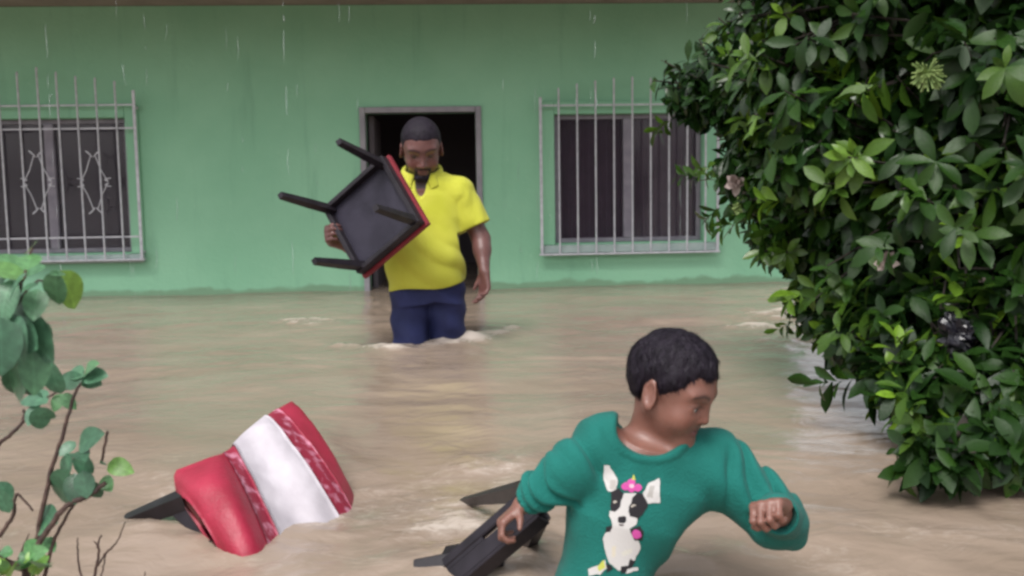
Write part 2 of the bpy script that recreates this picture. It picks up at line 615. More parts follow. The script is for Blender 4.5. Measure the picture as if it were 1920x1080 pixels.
wxs = steps(-3.4, 4.0, 0.02, 0.02, -700, 700)
wys = steps(1.7, 8.6, 0.011, 0.034, -700, 700)
GX, GY = np.meshgrid(wxs, wys, indexing='ij')
pw = np.stack([GX, GY, np.zeros_like(GX)], -1)
pf = pw * np.array([0.82, 1.15, 1])               # flow runs sideways, so waves stretch along x
warp = np.stack([fbm(pf, 1.1, 2), fbm(pf, 1.1, 5), np.zeros_like(GX)], -1) * 0.34
hgt = 0.020 * fbm(pf + warp, 1.3, 1, 2) + 0.006 * fbm(pf + warp, 4.2, 3, 2) + 0.0022 * fbm(pf + warp, 11, 4, 2)
hgt -= hgt[(np.abs(GX) < 3) & (GY < 8) & (GY > 2)].mean()
fade = np.clip(1.5 - np.hypot(GX, GY - 3) / 9, 0, 1)
hgt *= fade * np.clip(1.05 - 0.07 * (GY - 2), 0.35, 1.05)
foam = 0.17 * fbm(pf + warp, 3.2, 9, 3) + 0.10 * (1 - np.abs(fbm(pf + warp * 1.6, 2.6, 12, 2))) - 0.05
foam *= np.clip(1.15 - (GY - 2.0) / 5.0, 0.25, 1.1)
def blob(px, py, rx, ry, dh, df, lump=0.0):
    global hgt, foam
    c = on_water(px, py)
    e = np.exp(-(((GX - c[0]) / rx) ** 2 + ((GY - c[1]) / ry) ** 2))
    if lump:
        e = e * np.clip(0.75 + lump * fbm(pw, 11, 21, 3), 0, 2)
    hgt = hgt + dh * e
    foam = foam + df * e
def streak(a, b, w, dh, df, lump=0.6):
    global hgt, foam
    a, b = on_water(*a), on_water(*b)
    ba = (b - a)[:2]
    t = np.clip(((GX - a[0]) * ba[0] + (GY - a[1]) * ba[1]) / (ba @ ba), 0, 1)
    d = np.hypot(GX - a[0] - t * ba[0], GY - a[1] - t * ba[1])
    e = np.exp(-(d / w) ** 2) * np.clip(0.75 + lump * fbm(pw, 13, 22, 3), 0, 2)
    hgt = hgt + dh * e
    foam = foam + df * e
# bow wave and wash round the man
streak((735, 658), (870, 642), 0.11, 0.026, 0.62, 0.5)
streak((870, 642), (955, 618), 0.11, 0.020, 0.62, 0.5)
streak((640, 648), (735, 656), 0.06, 0.014, 0.30)
blob(575, 605, 0.22, 0.25, 0.014, 0.46, 1.2)
blob(720, 585, 0.16, 0.3, -0.015, -0.1)
# choppy wash at the house corner under the shrub
for (a, b_, rx, ry) in ((1545, 545, 0.35, 0.45), (1480, 590, 0.28, 0.25), (1420, 610, 0.25, 0.16), (1600, 580, 0.3, 0.3), (1520, 640, 0.3, 0.2)):
    blob(a, b_, rx * 1.2, ry * 1.2, 0.012, 0.36, 1.3)
# wakes at the floating chair, the dragged chair and the boy
streak((470, 1040), (640, 950), 0.05, 0.008, 0.20)
streak((260, 985), (440, 1045), 0.06, 0.010, 0.10)
streak((800, 1075), (880, 950), 0.10, 0.012, 0.20)
streak((1000, 1010), (960, 1075), 0.08, 0.018, 0.18)
blob(920, 870, 0.10, 0.10, 0.025, 0.22, 0.8)
blob(1310, 1050, 0.12, 0.08, 0.02, 0.12, 0.8)
blob(1635, 897, 0.05, 0.03, 0.008, 0.30)
foam += 0.10 * np.exp(-(((GX + 0.3) / 1.1) ** 2 + ((GY - 2.5) / 0.55) ** 2))
wv = np.stack([GX, GY, WATER + hgt], -1).reshape(-1, 3)
wc = np.repeat(np.clip(foam, -0.2, 1).reshape(-1, 1) + 0.0, 3, 1)
wo_ = mesh_obj('flood_water', wv, grid_faces(len(wxs), len(wys)), M['water'], base=(0, 0, WATER), cols=np.clip(wc, 0, 1))
tag(wo_, 'brown muddy flood water with wash and ripples', kind='structure')
def water_h(x, y):
    i = min(max(np.searchsorted(wxs, x), 0), len(wxs) - 1)
    j = min(max(np.searchsorted(wys, y), 0), len(wys) - 1)
    return WATER + hgt[i, j]

# ------------------------------------------------------------------ house
house = empty('house', WP(0, 0), 'mint green house with barred windows and a dark open doorway', 'house')
TH = 0.16
zl = W(700, 9)[1]                               # underside of the eave
HL, HR = W(-700, 400)[0], W(1505, 500)[0]
ro = (W(1040, 330)[0], W(1318, 330)[0], W(1180, 454)[1], W(1180, 213)[1])
lo_ = (W(-62, 330)[0], W(240, 330)[0], W(150, 475)[1], W(150, 222)[1])
do = (W(687, 300)[0], W(893, 300)[0], 0.02, W(790, 211)[1])
OPEN = [ro, lo_, do]

def wall_with_openings(mb, s0, s1, z0, z1, opens, off0, off1):
    ss = sorted({s0, s1, *[o[0] for o in opens], *[o[1] for o in opens]})
    zs = sorted({z0, z1, *[o[2] for o in opens], *[o[3] for o in opens]})
    def solid(i, j):
        if i < 0 or j < 0 or i >= len(ss) - 1 or j >= len(zs) - 1:
            return False
        a, b = (ss[i] + ss[i + 1]) / 2, (zs[j] + zs[j + 1]) / 2
        return not any(o[0] < a < o[1] and o[2] < b < o[3] for o in opens)
    for i in range(len(ss) - 1):
        for j in range(len(zs) - 1):
            if not solid(i, j):
                continue
            a, b, c, d = ss[i], ss[i + 1], zs[j], zs[j + 1]
            mb.add([WP(a, c, off1), WP(b, c, off1), WP(b, d, off1), WP(a, d, off1)], [(0, 1, 2, 3)])
            mb.add([WP(a, c, off0), WP(b, c, off0), WP(b, d, off0), WP(a, d, off0)], [(3, 2, 1, 0)])
            for (di, dj, p, q) in ((-1, 0, (a, c), (a, d)), (1, 0, (b, d), (b, c)), (0, -1, (b, c), (a, c)), (0, 1, (a, d), (b, d))):
                if not solid(i + di, j + dj):
                    mb.add([WP(*p, off1), WP(*q, off1), WP(*q, off0), WP(*p, off0)], [(0, 1, 2, 3)])
mb = MB()
wall_with_openings(mb, HL, HR, 0.0, zl, OPEN, -TH, 0.0)
mb.build('front_wall', M['wall'], house)
DEP = 4.6
def wbox(mb, s0, s1, z0, z1, o0, o1, bev=0.0):
    return mb.box(WP((s0 + s1) / 2, (z0 + z1) / 2, (o0 + o1) / 2), WD * (s1 - s0) / 2, WN * (o1 - o0) / 2, V(0, 0, (z1 - z0) / 2), bev)
for a, b in ((HL, HL + TH), (HR - TH, HR)):
    wbox(MB(), a, b, 0, zl, -DEP, -TH - 0.002).build('side_wall', M['wall'], house)
wbox(MB(), HL + TH + 0.002, HR - TH - 0.002, 0, zl, -DEP, -DEP + TH).build('back_wall', M['wall'], house)
pc = do[1] + 0.5
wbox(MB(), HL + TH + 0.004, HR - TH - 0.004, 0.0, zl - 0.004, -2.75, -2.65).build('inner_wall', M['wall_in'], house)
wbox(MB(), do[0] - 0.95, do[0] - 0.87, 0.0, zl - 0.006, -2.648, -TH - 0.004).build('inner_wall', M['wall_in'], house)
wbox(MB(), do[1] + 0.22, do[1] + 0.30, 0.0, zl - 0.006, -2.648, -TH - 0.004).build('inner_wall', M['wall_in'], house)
roof = wbox(MB(), HL - 0.5, HR + 0.5, zl + 0.003, zl + 0.16, -DEP - 0.4, 1.5, 0.01).build('roof', M['slab'], house)
wbox(MB(), HL - 0.5, HR + 0.5, zl - 0.05, zl + 0.24, 1.502, 1.55, 0.006).build('fascia', M['slab'], roof)
# door frame, three members and a plain open leaf swung inside
dfr = MB()
wbox(dfr, do[0] - 0.045, do[0], 0.0, do[3] + 0.045, -0.11, 0.022, 0.004)
fo = dfr.build('door_frame', M['frame'], house)
wbox(MB(), do[1], do[1] + 0.045, 0.0, do[3] + 0.045, -0.11, 0.022, 0.004).build('jamb', M['frame'], fo)
wbox(MB(), do[0] + 0.001, do[1] - 0.001, do[3], do[3] + 0.045, -0.11, 0.020, 0.004).build('lintel', M['frame'], fo)
leafd = MB()
c = WP(do[0] + 0.03, (do[3] + 0.02) / 2, -TH - 0.44)
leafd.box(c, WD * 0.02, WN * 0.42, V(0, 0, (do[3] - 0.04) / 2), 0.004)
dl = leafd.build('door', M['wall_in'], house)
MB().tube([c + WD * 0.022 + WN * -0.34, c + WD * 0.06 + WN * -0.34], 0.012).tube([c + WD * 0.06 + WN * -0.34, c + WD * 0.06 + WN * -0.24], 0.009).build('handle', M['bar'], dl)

def window(o, label):
    s0, s1, z0, z1 = o
    w = empty('window', WP((s0 + s1) / 2, z0, 0))
    w.parent = house
    w.location = tuple(WP((s0 + s1) / 2, z0, 0) - BASE[house.name])
    w['label'] = label
    t = 0.035
    fr = MB()
    wbox(fr, s0 + 0.001, s1 - 0.001, z1 - t, z1 - 0.001, -0.12, -0.07, 0.003)
    wbox(fr, s0 + 0.001, s1 - 0.001, z0 + 0.001, z0 + t, -0.12, -0.07, 0.003)
    wbox(fr, s0 + 0.001, s0 + t, z0 + t, z1 - t, -0.12, -0.07, 0.003)
    wbox(fr, s1 - t, s1 - 0.001, z0 + t, z1 - t, -0.12, -0.07, 0.003)
    fr.build('frame', M['alu'], w)
    mid = (s0 + s1) / 2
    wbox(MB(), mid - 0.035, mid + 0.035, z0 + t, z1 - t, -0.118, -0.06, 0.004).build('mullion', M['alu'], w)
    for a, b in ((s0 + t, mid - 0.035), (mid + 0.035, s1 - t)):
        wbox(MB(), a + 0.002, b - 0.002, z0 + t + 0.002, z1 - t - 0.002, -0.098, -0.094).build('pane', M['glass'], w)
    wbox(MB(), s0 - 0.10, s1 + 0.10, z0 - 0.075, z0 - 0.012, 0.0025, 0.06, 0.006).build('sill', M['sill'], w)
    # plaster surround round the opening
    sr = MB()
    wbox(sr, s0 - 0.10, s0 - 0.002, z0 - 0.010, z1 + 0.10, 0.0025, 0.022, 0.004)
    wbox(sr, s1 + 0.002, s1 + 0.10, z0 - 0.010, z1 + 0.10, 0.0025, 0.022, 0.004)
    wbox(sr, s0 - 0.001, s1 + 0.001, z1 + 0.002, z1 + 0.10, 0.0025, 0.021, 0.004)
    sr.build('surround', M['wall'], w)
    return w
window(lo_, 'left window with dark panes behind a scrolled grille')
window(ro, 'right window with maroon curtains behind plain bars')

def scroll_pts(s, z, a, flip):
    """one C scroll in wall coordinates: a small spiral"""
    return [(s + flip * (0.020 - 0.0048 * k ** 0.9) * math.cos(0.9 * k + a), z + (0.020 - 0.0048 * k ** 0.9) * math.sin(0.9 * k + a)) for k in np.linspace(0, 5, 14)]

def grille(px_post_l, px_post_r, pxs, tops, rails, bottom, scrolls, label):
    """bars stand proud of the wall, run past the top rail into an arch"""
    OFF = 0.10
    gr = empty('window_grille', WP(0, 1, OFF))
    gr.parent = house
    gr.location = tuple(WP(0, 1, OFF) - BASE[house.name])
    gr['label'] = label
    R = 0.0075
    zb = W(*bottom, OFF)[1]
    sl = W(px_post_l, rails[0], OFF)[0]
    sr = W(px_post_r, rails[0], OFF)[0]
    ztop = W((px_post_l + px_post_r) / 2, rails[0], OFF)[1]
    for (px, ty) in zip(pxs, tops):
        s, zt = W(px, ty, OFF)
        m = MB()
        m.tube([WP(s, zb, OFF), WP(s, ztop, OFF), WP(s, zt - 0.02, OFF + 0.004), WP(s, zt, OFF)], [R, R, R, R * 0.8], 6)
        m.tube([WP(s, zt - 0.01, OFF), WP(s, zt + 0.015, OFF)], [R * 1.5, R * 0.7], 6)
        m.build('bar', M['bar'], gr)
    for ry in rails:
        z = W((px_post_l + px_post_r) / 2, ry, OFF)[1]
        wbox(MB(), sl, sr, z - 0.006, z + 0.006, OFF - 0.018, OFF - 0.0085).build('rail', M['bar'], gr)
    wbox(MB(), sl - 0.02, sr + 0.02, zb - 0.014, zb - 0.0005, 0.0645, OFF + 0.012, 0.003).build('rail', M['bar'], gr)
    for s in (sl, sr):
        zt = W(px_post_l if s == sl else px_post_r, tops[-1] + 14, OFF)[1]
        m = MB()
        wbox(m, s - 0.011, s + 0.011, zb, zt, OFF - 0.007, OFF + 0.007, 0.002)
        m.build('post', M['bar'], gr)
        wbox(MB(), s - 0.008, s + 0.008, ztop - 0.03, ztop - 0.012, 0.024, OFF - 0.008).build('bracket', M['bar'], gr)
        wbox(MB(), s - 0.008, s + 0.008, zb + 0.04, zb + 0.058, 0.024, OFF - 0.008).build('bracket', M['bar'], gr)
    for (px, py) in scrolls:
        s, z = W(px, py, OFF)
        H, Wd = 0.235, 0.105
        m = MB()
        r = 0.0042
        def tp(q):
            m.tube([WP(a, b, OFF + 0.002) for a, b in q], r, 5)
        for sx in (-1, 1):
            tp([(s + sx * (Wd - 0.004), z + 0.006), (s + sx * 0.055, z + 0.09), (s + sx * 0.016, z + H - 0.03)])
            tp([(s + sx * (Wd - 0.004), z - 0.006), (s + sx * 0.055, z - 0.09), (s + sx * 0.016, z - H + 0.03)])
            for sz in (-1, 1):
                k = np.linspace(0, 1, 12)
                tp([(s + sx * (0.016 + 0.03 * math.sin(t * 4.2) + 0.016 * t), z + sz * (H - 0.03 + 0.033 * math.sin(t * 3.6) - 0.0 * t)) for t in k])
                tp([(s + sx * (Wd + 0.0 - 0.026 * math.sin(t * 4.0)), z + sz * (0.006 + 0.036 * t * (1.2 - 0.5 * t))) for t in k])
        m.build('scroll', M['bar'], gr)
    return gr
sp = 36.6
lx = [251 - sp * k for k in range(1, 10)]
ltop = [155, 149, 146, 138, 129, 138, 146, 149, 155]
grille(251 - sp * 10, 251, lx, ltop, [198, 242, 447], (150, 487), [(177, 342), (177 - 2.9 * sp, 342), (177 + 1.9 * sp - 4, 342)][:2], 'left window grille with scrollwork and arched bar tops')
rx_ = [1047 + 34.6 * k for k in range(9)]
rtop = [168, 160, 154, 149, 147, 149, 154, 160, 168]
grille(1013, 1347, rx_, rtop, [196], (1180, 473), [], 'right window grille of plain bars with arched tops')

# curtains behind the right window
def curtain(s0, s1, z0, z1, label):
    n, k = 48, 10
    ss = np.linspace(s0, s1, n)
    vs = []
    for j in range(k):
        t = j / (k - 1)
        for i, s in enumerate(ss):
            vs.append(WP(s, z0 + (z1 - z0) * t, -0.24 - 0.022 * math.sin(s * 62 + 0.7 * math.sin(s * 9)) * (1 - 0.3 * t)))
    back = [v - WN * 0.004 for v in vs]
    f = grid_faces(k, n).tolist()
    f2 = [[q + len(vs) for q in r[::-1]] for r in f]
    o = mesh_obj('curtain', np.array(vs + back), np.array(f + f2), M['curtain'])
    tag(o, label, 'curtain')
m_ = (ro[0] + ro[1]) / 2
curtain(ro[0] - 0.06, m_ + 0.01, ro[2] + 0.03, ro[3] + 0.06, 'maroon curtain behind the pane nearer the doorway in the right window')
curtain(m_ + 0.02, ro[1] + 0.06, ro[2] + 0.03, ro[3] + 0.06, 'maroon curtain behind the pane nearer the shrub in the right window')

# broken threads of rain water running off the eave edge
m, N, L, b = new_mat('falling_water')
b.inputs['Base Color'].default_value = (0.9, 0.92, 0.95, 1)
b.inputs['Roughness'].default_value = 0.05
b.inputs['IOR'].default_value = 1.33
b.inputs['Transmission Weight'].default_value = 0.85
M['drip'] = m
mb = MB()
for k in range(40):
    s_ = rng.uniform(HL * 0.55, HR + 0.3)
    if 730 < proj(WP(s_, 1.5, 1.56))[0] < 930:
        continue
    z_ = zl - 0.05
    strong = k % 14 == 0
    while z_ > WATER + 0.05:
        l_ = rng.uniform(0.02, 0.16) * (1.3 if strong else 1)
        if rng.random() < 0.55 or strong:
            r_ = (0.0022 if strong else 0.0011) * rng.uniform(0.7, 1.3)
            p_ = WP(s_, z_, 1.56)
            mb.tube([p_, p_ + V(rng.normal() * 0.004, 0, -l_ * 0.5), p_ + V(rng.normal() * 0.005, 0, -l_)], [r_ * 0.5, r_, r_ * 0.4], 5)
        z_ -= l_ + rng.uniform(0.05, 0.5) * (0.5 if strong else 1)
tag(mb.build('rain_runoff', M['drip'], base=WP(0, 0, 1.56)), 'thin broken threads of rain water dripping from the eave', kind='stuff')

# ------------------------------------------------------------------ implicit surfaces for people
def smin(a, b, k):
    h = np.maximum(k - np.abs(a - b), 0) / k
    return np.minimum(a, b) - h * h * k * 0.25

class SDF:
    def __init__(self, lo, hi, h):
        self.h = h
        self.lo = np.array(lo, float)
        n = np.ceil((np.array(hi) - self.lo) / h).astype(int) + 1
        self.ax = [self.lo[i] + h * np.arange(n[i]) for i in range(3)]
        self.F = np.full(n, 0.2, np.float32)
    def sub(self, lo, hi):
        sl = []
        for i in range(3):
            a = int(np.clip(np.floor((lo[i] - self.lo[i]) / self.h), 0, len(self.ax[i]) - 1))
            b = int(np.clip(np.ceil((hi[i] - self.lo[i]) / self.h) + 1, a + 1, len(self.ax[i])))
            sl.append(slice(a, b))
        X = np.stack(np.meshgrid(*[self.ax[i][sl[i]] for i in range(3)], indexing='ij'), -1)
        return tuple(sl), X
    def apply(self, fn, lo, hi, k, op):
        pad = k + 4 * self.h
        sl, X = self.sub(np.asarray(lo) - pad, np.asarray(hi) + pad)
        d = fn(X).astype(np.float32)
        f = self.F[sl]
        if op == 'u':
            self.F[sl] = smin(f, d, k)
        elif op == 's':
            self.F[sl] = -smin(-f, d, k)
        elif op == 'i':
            self.F[sl] = -smin(-f, -d, k)
    def cone(self, a, b, ra, rb, k=0.02, op='u', T=None, flat=None):
        a, b = np.array(a, float), np.array(b, float)
        if T:
            a, b, ra, rb, k = T.p(a), T.p(b), ra * T.s, rb * T.s, k * T.s
        r = max(ra, rb)
        ba = b - a
        def fn(X):
            t = np.clip(((X - a) @ ba) / max(ba @ ba, 1e-9), 0, 1)
            q = X - a - t[..., None] * ba
            if flat is not None:
                n, s = flat
                q = q + (q @ n)[..., None] * n * (s - 1)
            return np.linalg.norm(q, axis=-1) - (ra + (rb - ra) * t)
        self.apply(fn, np.minimum(a, b) - r, np.maximum(a, b) + r, k, op)
    def ell(self, c, r, k=0.02, op='u', T=None, R=None, wob=None):
        c, r = np.array(c, float), np.array(r, float)
        R = np.eye(3) if R is None else np.array(R)
        if T:
            c, r, k, R = T.p(c), r * T.s, k * T.s, T.R @ R
        def fn(X):
            q = (X - c) @ R
            k0 = np.linalg.norm(q / r, axis=-1)
            k1 = np.linalg.norm(q / (r * r), axis=-1) + 1e-6
            return k0 * (k0 - 1) / k1
        m = r.max()
        self.apply(fn, c - m, c + m, k, op)
    def loft(self, a, b, u, tab, k=0.03, op='u', power=2.3):
        """tab rows: t, half width along u, half depth, along axis a->b"""
        a, b = np.array(a, float), np.array(b, float)
        L = np.linalg.norm(b - a)
        ax = (b - a) / L
        u = nrm(u - ax * np.dot(u, ax))
        v = np.cross(ax, u)
        tab = np.array(tab, float)
        def fn(X):
            q = X - a
            t = (q @ ax) / L
            ru = np.interp(t, tab[:, 0], tab[:, 1])
            rv = np.interp(t, tab[:, 0], tab[:, 2])
            e = (np.abs(q @ u / ru) ** power + np.abs(q @ v / rv) ** power) ** (1 / power)
            d = (e - 1) * np.minimum(ru, rv)
            cap = np.maximum(-t + tab[0, 0], t - tab[-1, 0]) * L
            return np.maximum(d, cap)
        m = tab[:, 1:].max() + 0.02
        self.apply(fn, np.minimum(a, b) - m, np.maximum(a, b) + m, k, op)
    def noise(self, amp, scale, seed=0, fn=None):
        m = np.abs(self.F) < 4 * self.h
        idx = np.argwhere(m)
        X = self.lo + idx * self.h
        self.F[m] += (amp * fbm(X, scale, seed, 2) if fn is None else fn(X)).astype(np.float32)
    def mesh(self):
        """naive surface nets"""
        Fv, h = self.F, self.h
        ins = Fv < 0
        n = np.array(Fv.shape)
        cnt = np.zeros(n - 1, np.int8)
        acc = np.zeros((*(n - 1), 3), np.float32)
        offs = [(i, j, k) for i in (0, 1) for j in (0, 1) for k in (0, 1)]
        def S(A, o):
            return A[o[0]:n[0] - 1 + o[0], o[1]:n[1] - 1 + o[1], o[2]:n[2] - 1 + o[2]]
        for o in offs:
            for axs in range(3):
                if o[axs] == 1:
                    continue
                o2 = list(o)
                o2[axs] = 1
                fa, fb = S(Fv, o), S(Fv, o2)
                x = S(ins, o) != S(ins, o2)
                t = fa[x] / (fa[x] - fb[x])
                cnt[x] += 1
                p = np.zeros((len(t), 3), np.float32)
                p[:] = o
                p[:, axs] = t
                acc[x] += p
        act = cnt > 0
        idx = np.argwhere(act)
        vid = np.full(n - 1, -1, np.int64)
        vid[act] = np.arange(len(idx))
        verts = self.lo + h * (idx + acc[act] / cnt[act][:, None])
        faces = []
        for axs in range(3):
            a1, a2 = (axs + 1) % 3, (axs + 2) % 3
            sl1 = [slice(None)] * 3
            sl2 = [slice(None)] * 3
            sl1[axs], sl2[axs] = slice(0, n[axs] - 1), slice(1, n[axs])
            s1, s2 = ins[tuple(sl1)], ins[tuple(sl2)]
            e = np.argwhere(s1 != s2)
            ok = (e[:, a1] > 0) & (e[:, a2] > 0) & (e[:, a1] < n[a1] - 1) & (e[:, a2] < n[a2] - 1)
            e = e[ok]
            q = []
            for d1, d2 in ((-1, -1), (0, -1), (0, 0), (-1, 0)):
                c = e.copy()
                c[:, a1] += d1
                c[:, a2] += d2
                q.append(vid[c[:, 0], c[:, 1], c[:, 2]])
            q = np.stack(q, 1)
            flip = ~s1[e[:, 0], e[:, 1], e[:, 2]]
            q[flip] = q[flip][:, ::-1]
            faces.append(q)
        return verts, np.vstack(faces)

class Frame:
    """rotation R (columns), origin o, scale s"""
    def __init__(self, R, o, s):
        self.R, self.o, self.s = np.array(R), np.array(o, float), s
    def p(self, q):
        return self.o + self.s * (self.R @ np.array(q, float))
    def inv(self, X):
        return ((X - self.o) @ self.R) / self.s

def rot(axis, deg):
    return np.array(Matrix.Rotation(math.radians(deg), 3, axis))

def head_sdf(S, T, child):
    """unit head: chin z 0, crown z 1, face towards -y"""
    e = 0.44 if child else 0.48
    k = 0.045 if child else 0.0                      # a child's jaw, nose and mouth sit further back
    S.ell((0, 0.06, 0.62), (0.335, 0.42, 0.38), 0.02, T=T)
    S.ell((0, -0.10 + k * 0.3, 0.40), (0.272 if child else 0.265, 0.27, 0.34), 0.10, T=T)
    for s in (-1, 1):
        S.cone((s * 0.225, 0.04, 0.30), (s * 0.05, -0.245 + k, 0.09), 0.075, 0.072, 0.10, T=T)
        S.ell((s * 0.155, -0.205 + k * 0.3, 0.31), (0.125, 0.12, 0.13) if child else (0.115, 0.11, 0.12), 0.08, T=T)
    S.ell((0, -0.275 + k, 0.09), (0.08, 0.07, 0.07), 0.08, T=T)
    S.ell((0, -0.285 + k, 0.215), (0.125, 0.065, 0.09), 0.06, T=T)
    S.ell((0, -0.272, e + 0.125), (0.24, 0.085, 0.06), 0.07, T=T)
    for s in (-1, 1):
        S.ell((s * 0.145, -0.375, e + 0.005), (0.085, 0.07, 0.055), 0.05, 's', T=T)
        S.ell((s * 0.14, -0.275, e), (0.075, 0.062, 0.058), 0.02, T=T)
        S.ell((s * 0.143, -0.336, e - 0.006), (0.062, 0.03, 0.019), 0.012, 's', T=T)
    S.cone((0, -0.322, e + 0.05), (0, -0.41 + k, 0.335), 0.03, 0.046, 0.05, T=T)
    for s in (-1, 1):
        S.ell((s * 0.052, -0.36 + k, 0.315), (0.042, 0.045, 0.034), 0.025, T=T)
        S.ell((s * 0.03, -0.395 + k, 0.286), (0.017, 0.022, 0.015), 0.01, 's', T=T)
    S.ell((0, -0.337 + k, 0.222), (0.092, 0.037, 0.028), 0.02, T=T)
    S.ell((0, -0.333 + k, 0.172), (0.078, 0.038, 0.030), 0.02, T=T)
    S.ell((0, -0.380 + k, 0.198), (0.088, 0.036, 0.0075), 0.012, 's', T=T)
    for s in (-1, 1):
        R = rot('Z', s * 26) @ rot('X', -14)
        S.ell((s * 0.34, 0.075, 0.44), (0.034, 0.095, 0.15), 0.015, T=T, R=R)
        S.ell((s * 0.372, 0.058, 0.455), (0.030, 0.060, 0.100), 0.012, 's', T=T, R=R)
        S.ell((s * 0.342, 0.022, 0.43), (0.02, 0.022, 0.035), 0.01, T=T)

def skin_cols(X, T, base, lip, child, beard=False):
    q = T.inv(X)
    e = 0.44 if child else 0.48
    c = np.tile(np.array(base), (len(X), 1))
    c *= (1 + 0.10 * fbm(X, 30, 4, 2))[:, None]
    def mix(m, colr, a=1.0):
        nonlocal c
        m = np.clip(m, 0, 1)[:, None] * a
        c = c * (1 - m) + np.array(colr) * m
    front = (q[:, 1] < -0.12)
    blush = np.exp(-(((np.abs(q[:, 0]) - 0.16) / 0.10) ** 2 + ((q[:, 2] - 0.31) / 0.09) ** 2)) * front
    mix(blush, np.array(base) * np.array((1.15, 0.95, 0.9)), 0.6)
    lips = np.exp(-((q[:, 0] / 0.085) ** 4 + ((q[:, 2] - 0.197) / 0.045) ** 4)) * (q[:, 1] < -0.25)
    mix(lips, lip, 0.85)
    bx = np.abs(q[:, 0])
    bz = e + 0.105 + 0.03 * np.sin(np.clip((bx - 0.05) / 0.18, 0, 1) * 3.0)
    brow = np.exp(-((q[:, 2] - bz) / 0.019) ** 2) * ((bx > 0.045) & (bx < 0.235)) * (q[:, 1] < -0.15)
    mix(brow, (0.012, 0.009, 0.010), 0.85)
    lash = np.exp(-(((bx - 0.142) / 0.075) ** 4 + ((q[:, 2] - e - 0.020) / 0.012) ** 2)) * (q[:, 1] < -0.2)
    mix(lash, (0.012, 0.009, 0.010), 0.8)
    sock = np.exp(-(((bx - 0.14) / 0.09) ** 2 + ((q[:, 2] - e) / 0.07) ** 2)) * (q[:, 1] < -0.2)
    mix(sock, np.array(base) * 0.7, 0.45)
    if beard:
        b1 = 1 / (1 + np.exp((q[:, 2] - 0.15 - 0.5 * np.clip(bx - 0.12, 0, 1) + 0.03 * fbm(X, 60, 8, 2)) / 0.018))
        b2 = np.exp(-((q[:, 2] - 0.268) / 0.022) ** 2) * (bx < 0.13)
        b3 = np.exp(-((bx - 0.125) / 0.03) ** 2) * (q[:, 2] < 0.26)
        bm = np.clip(b1 + b2 + b3, 0, 1) * (q[:, 1] < 0.02) * (q[:, 2] > -0.09) * (1 - lips)
        mix(bm, (0.016, 0.012, 0.013), 0.92)
    return np.clip(c, 0.002, 1)

def hair_sdf(S, T, off, line, k=0.03):
    """shell over the cranium, cut by a hairline given as (y, z) pairs"""
    ly = np.array([a for a, b in line])
    lz = np.array([b for a, b in line])
    def fn(X):
        q = T.inv(X)
        r = np.array((0.335, 0.42, 0.38))
        p = q - np.array((0, 0.06, 0.62))
        k0 = np.linalg.norm(p / r, axis=-1)
        k1 = np.linalg.norm(p / (r * r), axis=-1) + 1e-6
        d = k0 * (k0 - 1) / k1
        low = np.interp(q[..., 1], ly, lz) + 0.012 * noise3(q, 22, 3)
        cut = low - q[..., 2]
        d = d - off * np.clip(-cut / 0.16, 0.22, 1)
        h = np.maximum(k - np.abs(d - cut), 0) / k
        dd = np.maximum(d, cut) + h * h * k * 0.25
        return dd * T.s
    c = T.p((0, 0.06, 0.6))
    S.apply(fn, c - 0.6 * T.s, c + 0.6 * T.s, 0.002, 'u')

def eyeballs(name_parent, T, e, look, white=(0.40, 0.36, 0.35)):
    for s in (-1, 1):
        c = np.array((s * 0.14, -0.272, e - 0.002))
        vs, cs, r = [], [], 0.056
        d0 = nrm(np.array(look, float))
        nu, nv = 14, 20
        up = nrm(np.cross(np.cross(d0, V(0, 0, 1)), d0))
        rt = np.cross(d0, up)
        for i in range(nu):
            a = math.pi * i / (nu - 1)
            for j in range(nv):
                b = 2 * math.pi * j / nv
                d = d0 * math.cos(a) + (up * math.cos(b) + rt * math.sin(b)) * math.sin(a)
                vs.append(T.p(c + d * r))
                cs.append((0.008, 0.006, 0.006) if a < 0.62 else white)
        f = [(i * nv + j, (i + 1) * nv + j, (i + 1) * nv + (j + 1) % nv, i * nv + (j + 1) % nv) for i in range(nu - 1) for j in range(nv)]
        mesh_obj('eye', np.array(vs), f, M['eye'], name_parent, cols=np.array(cs))

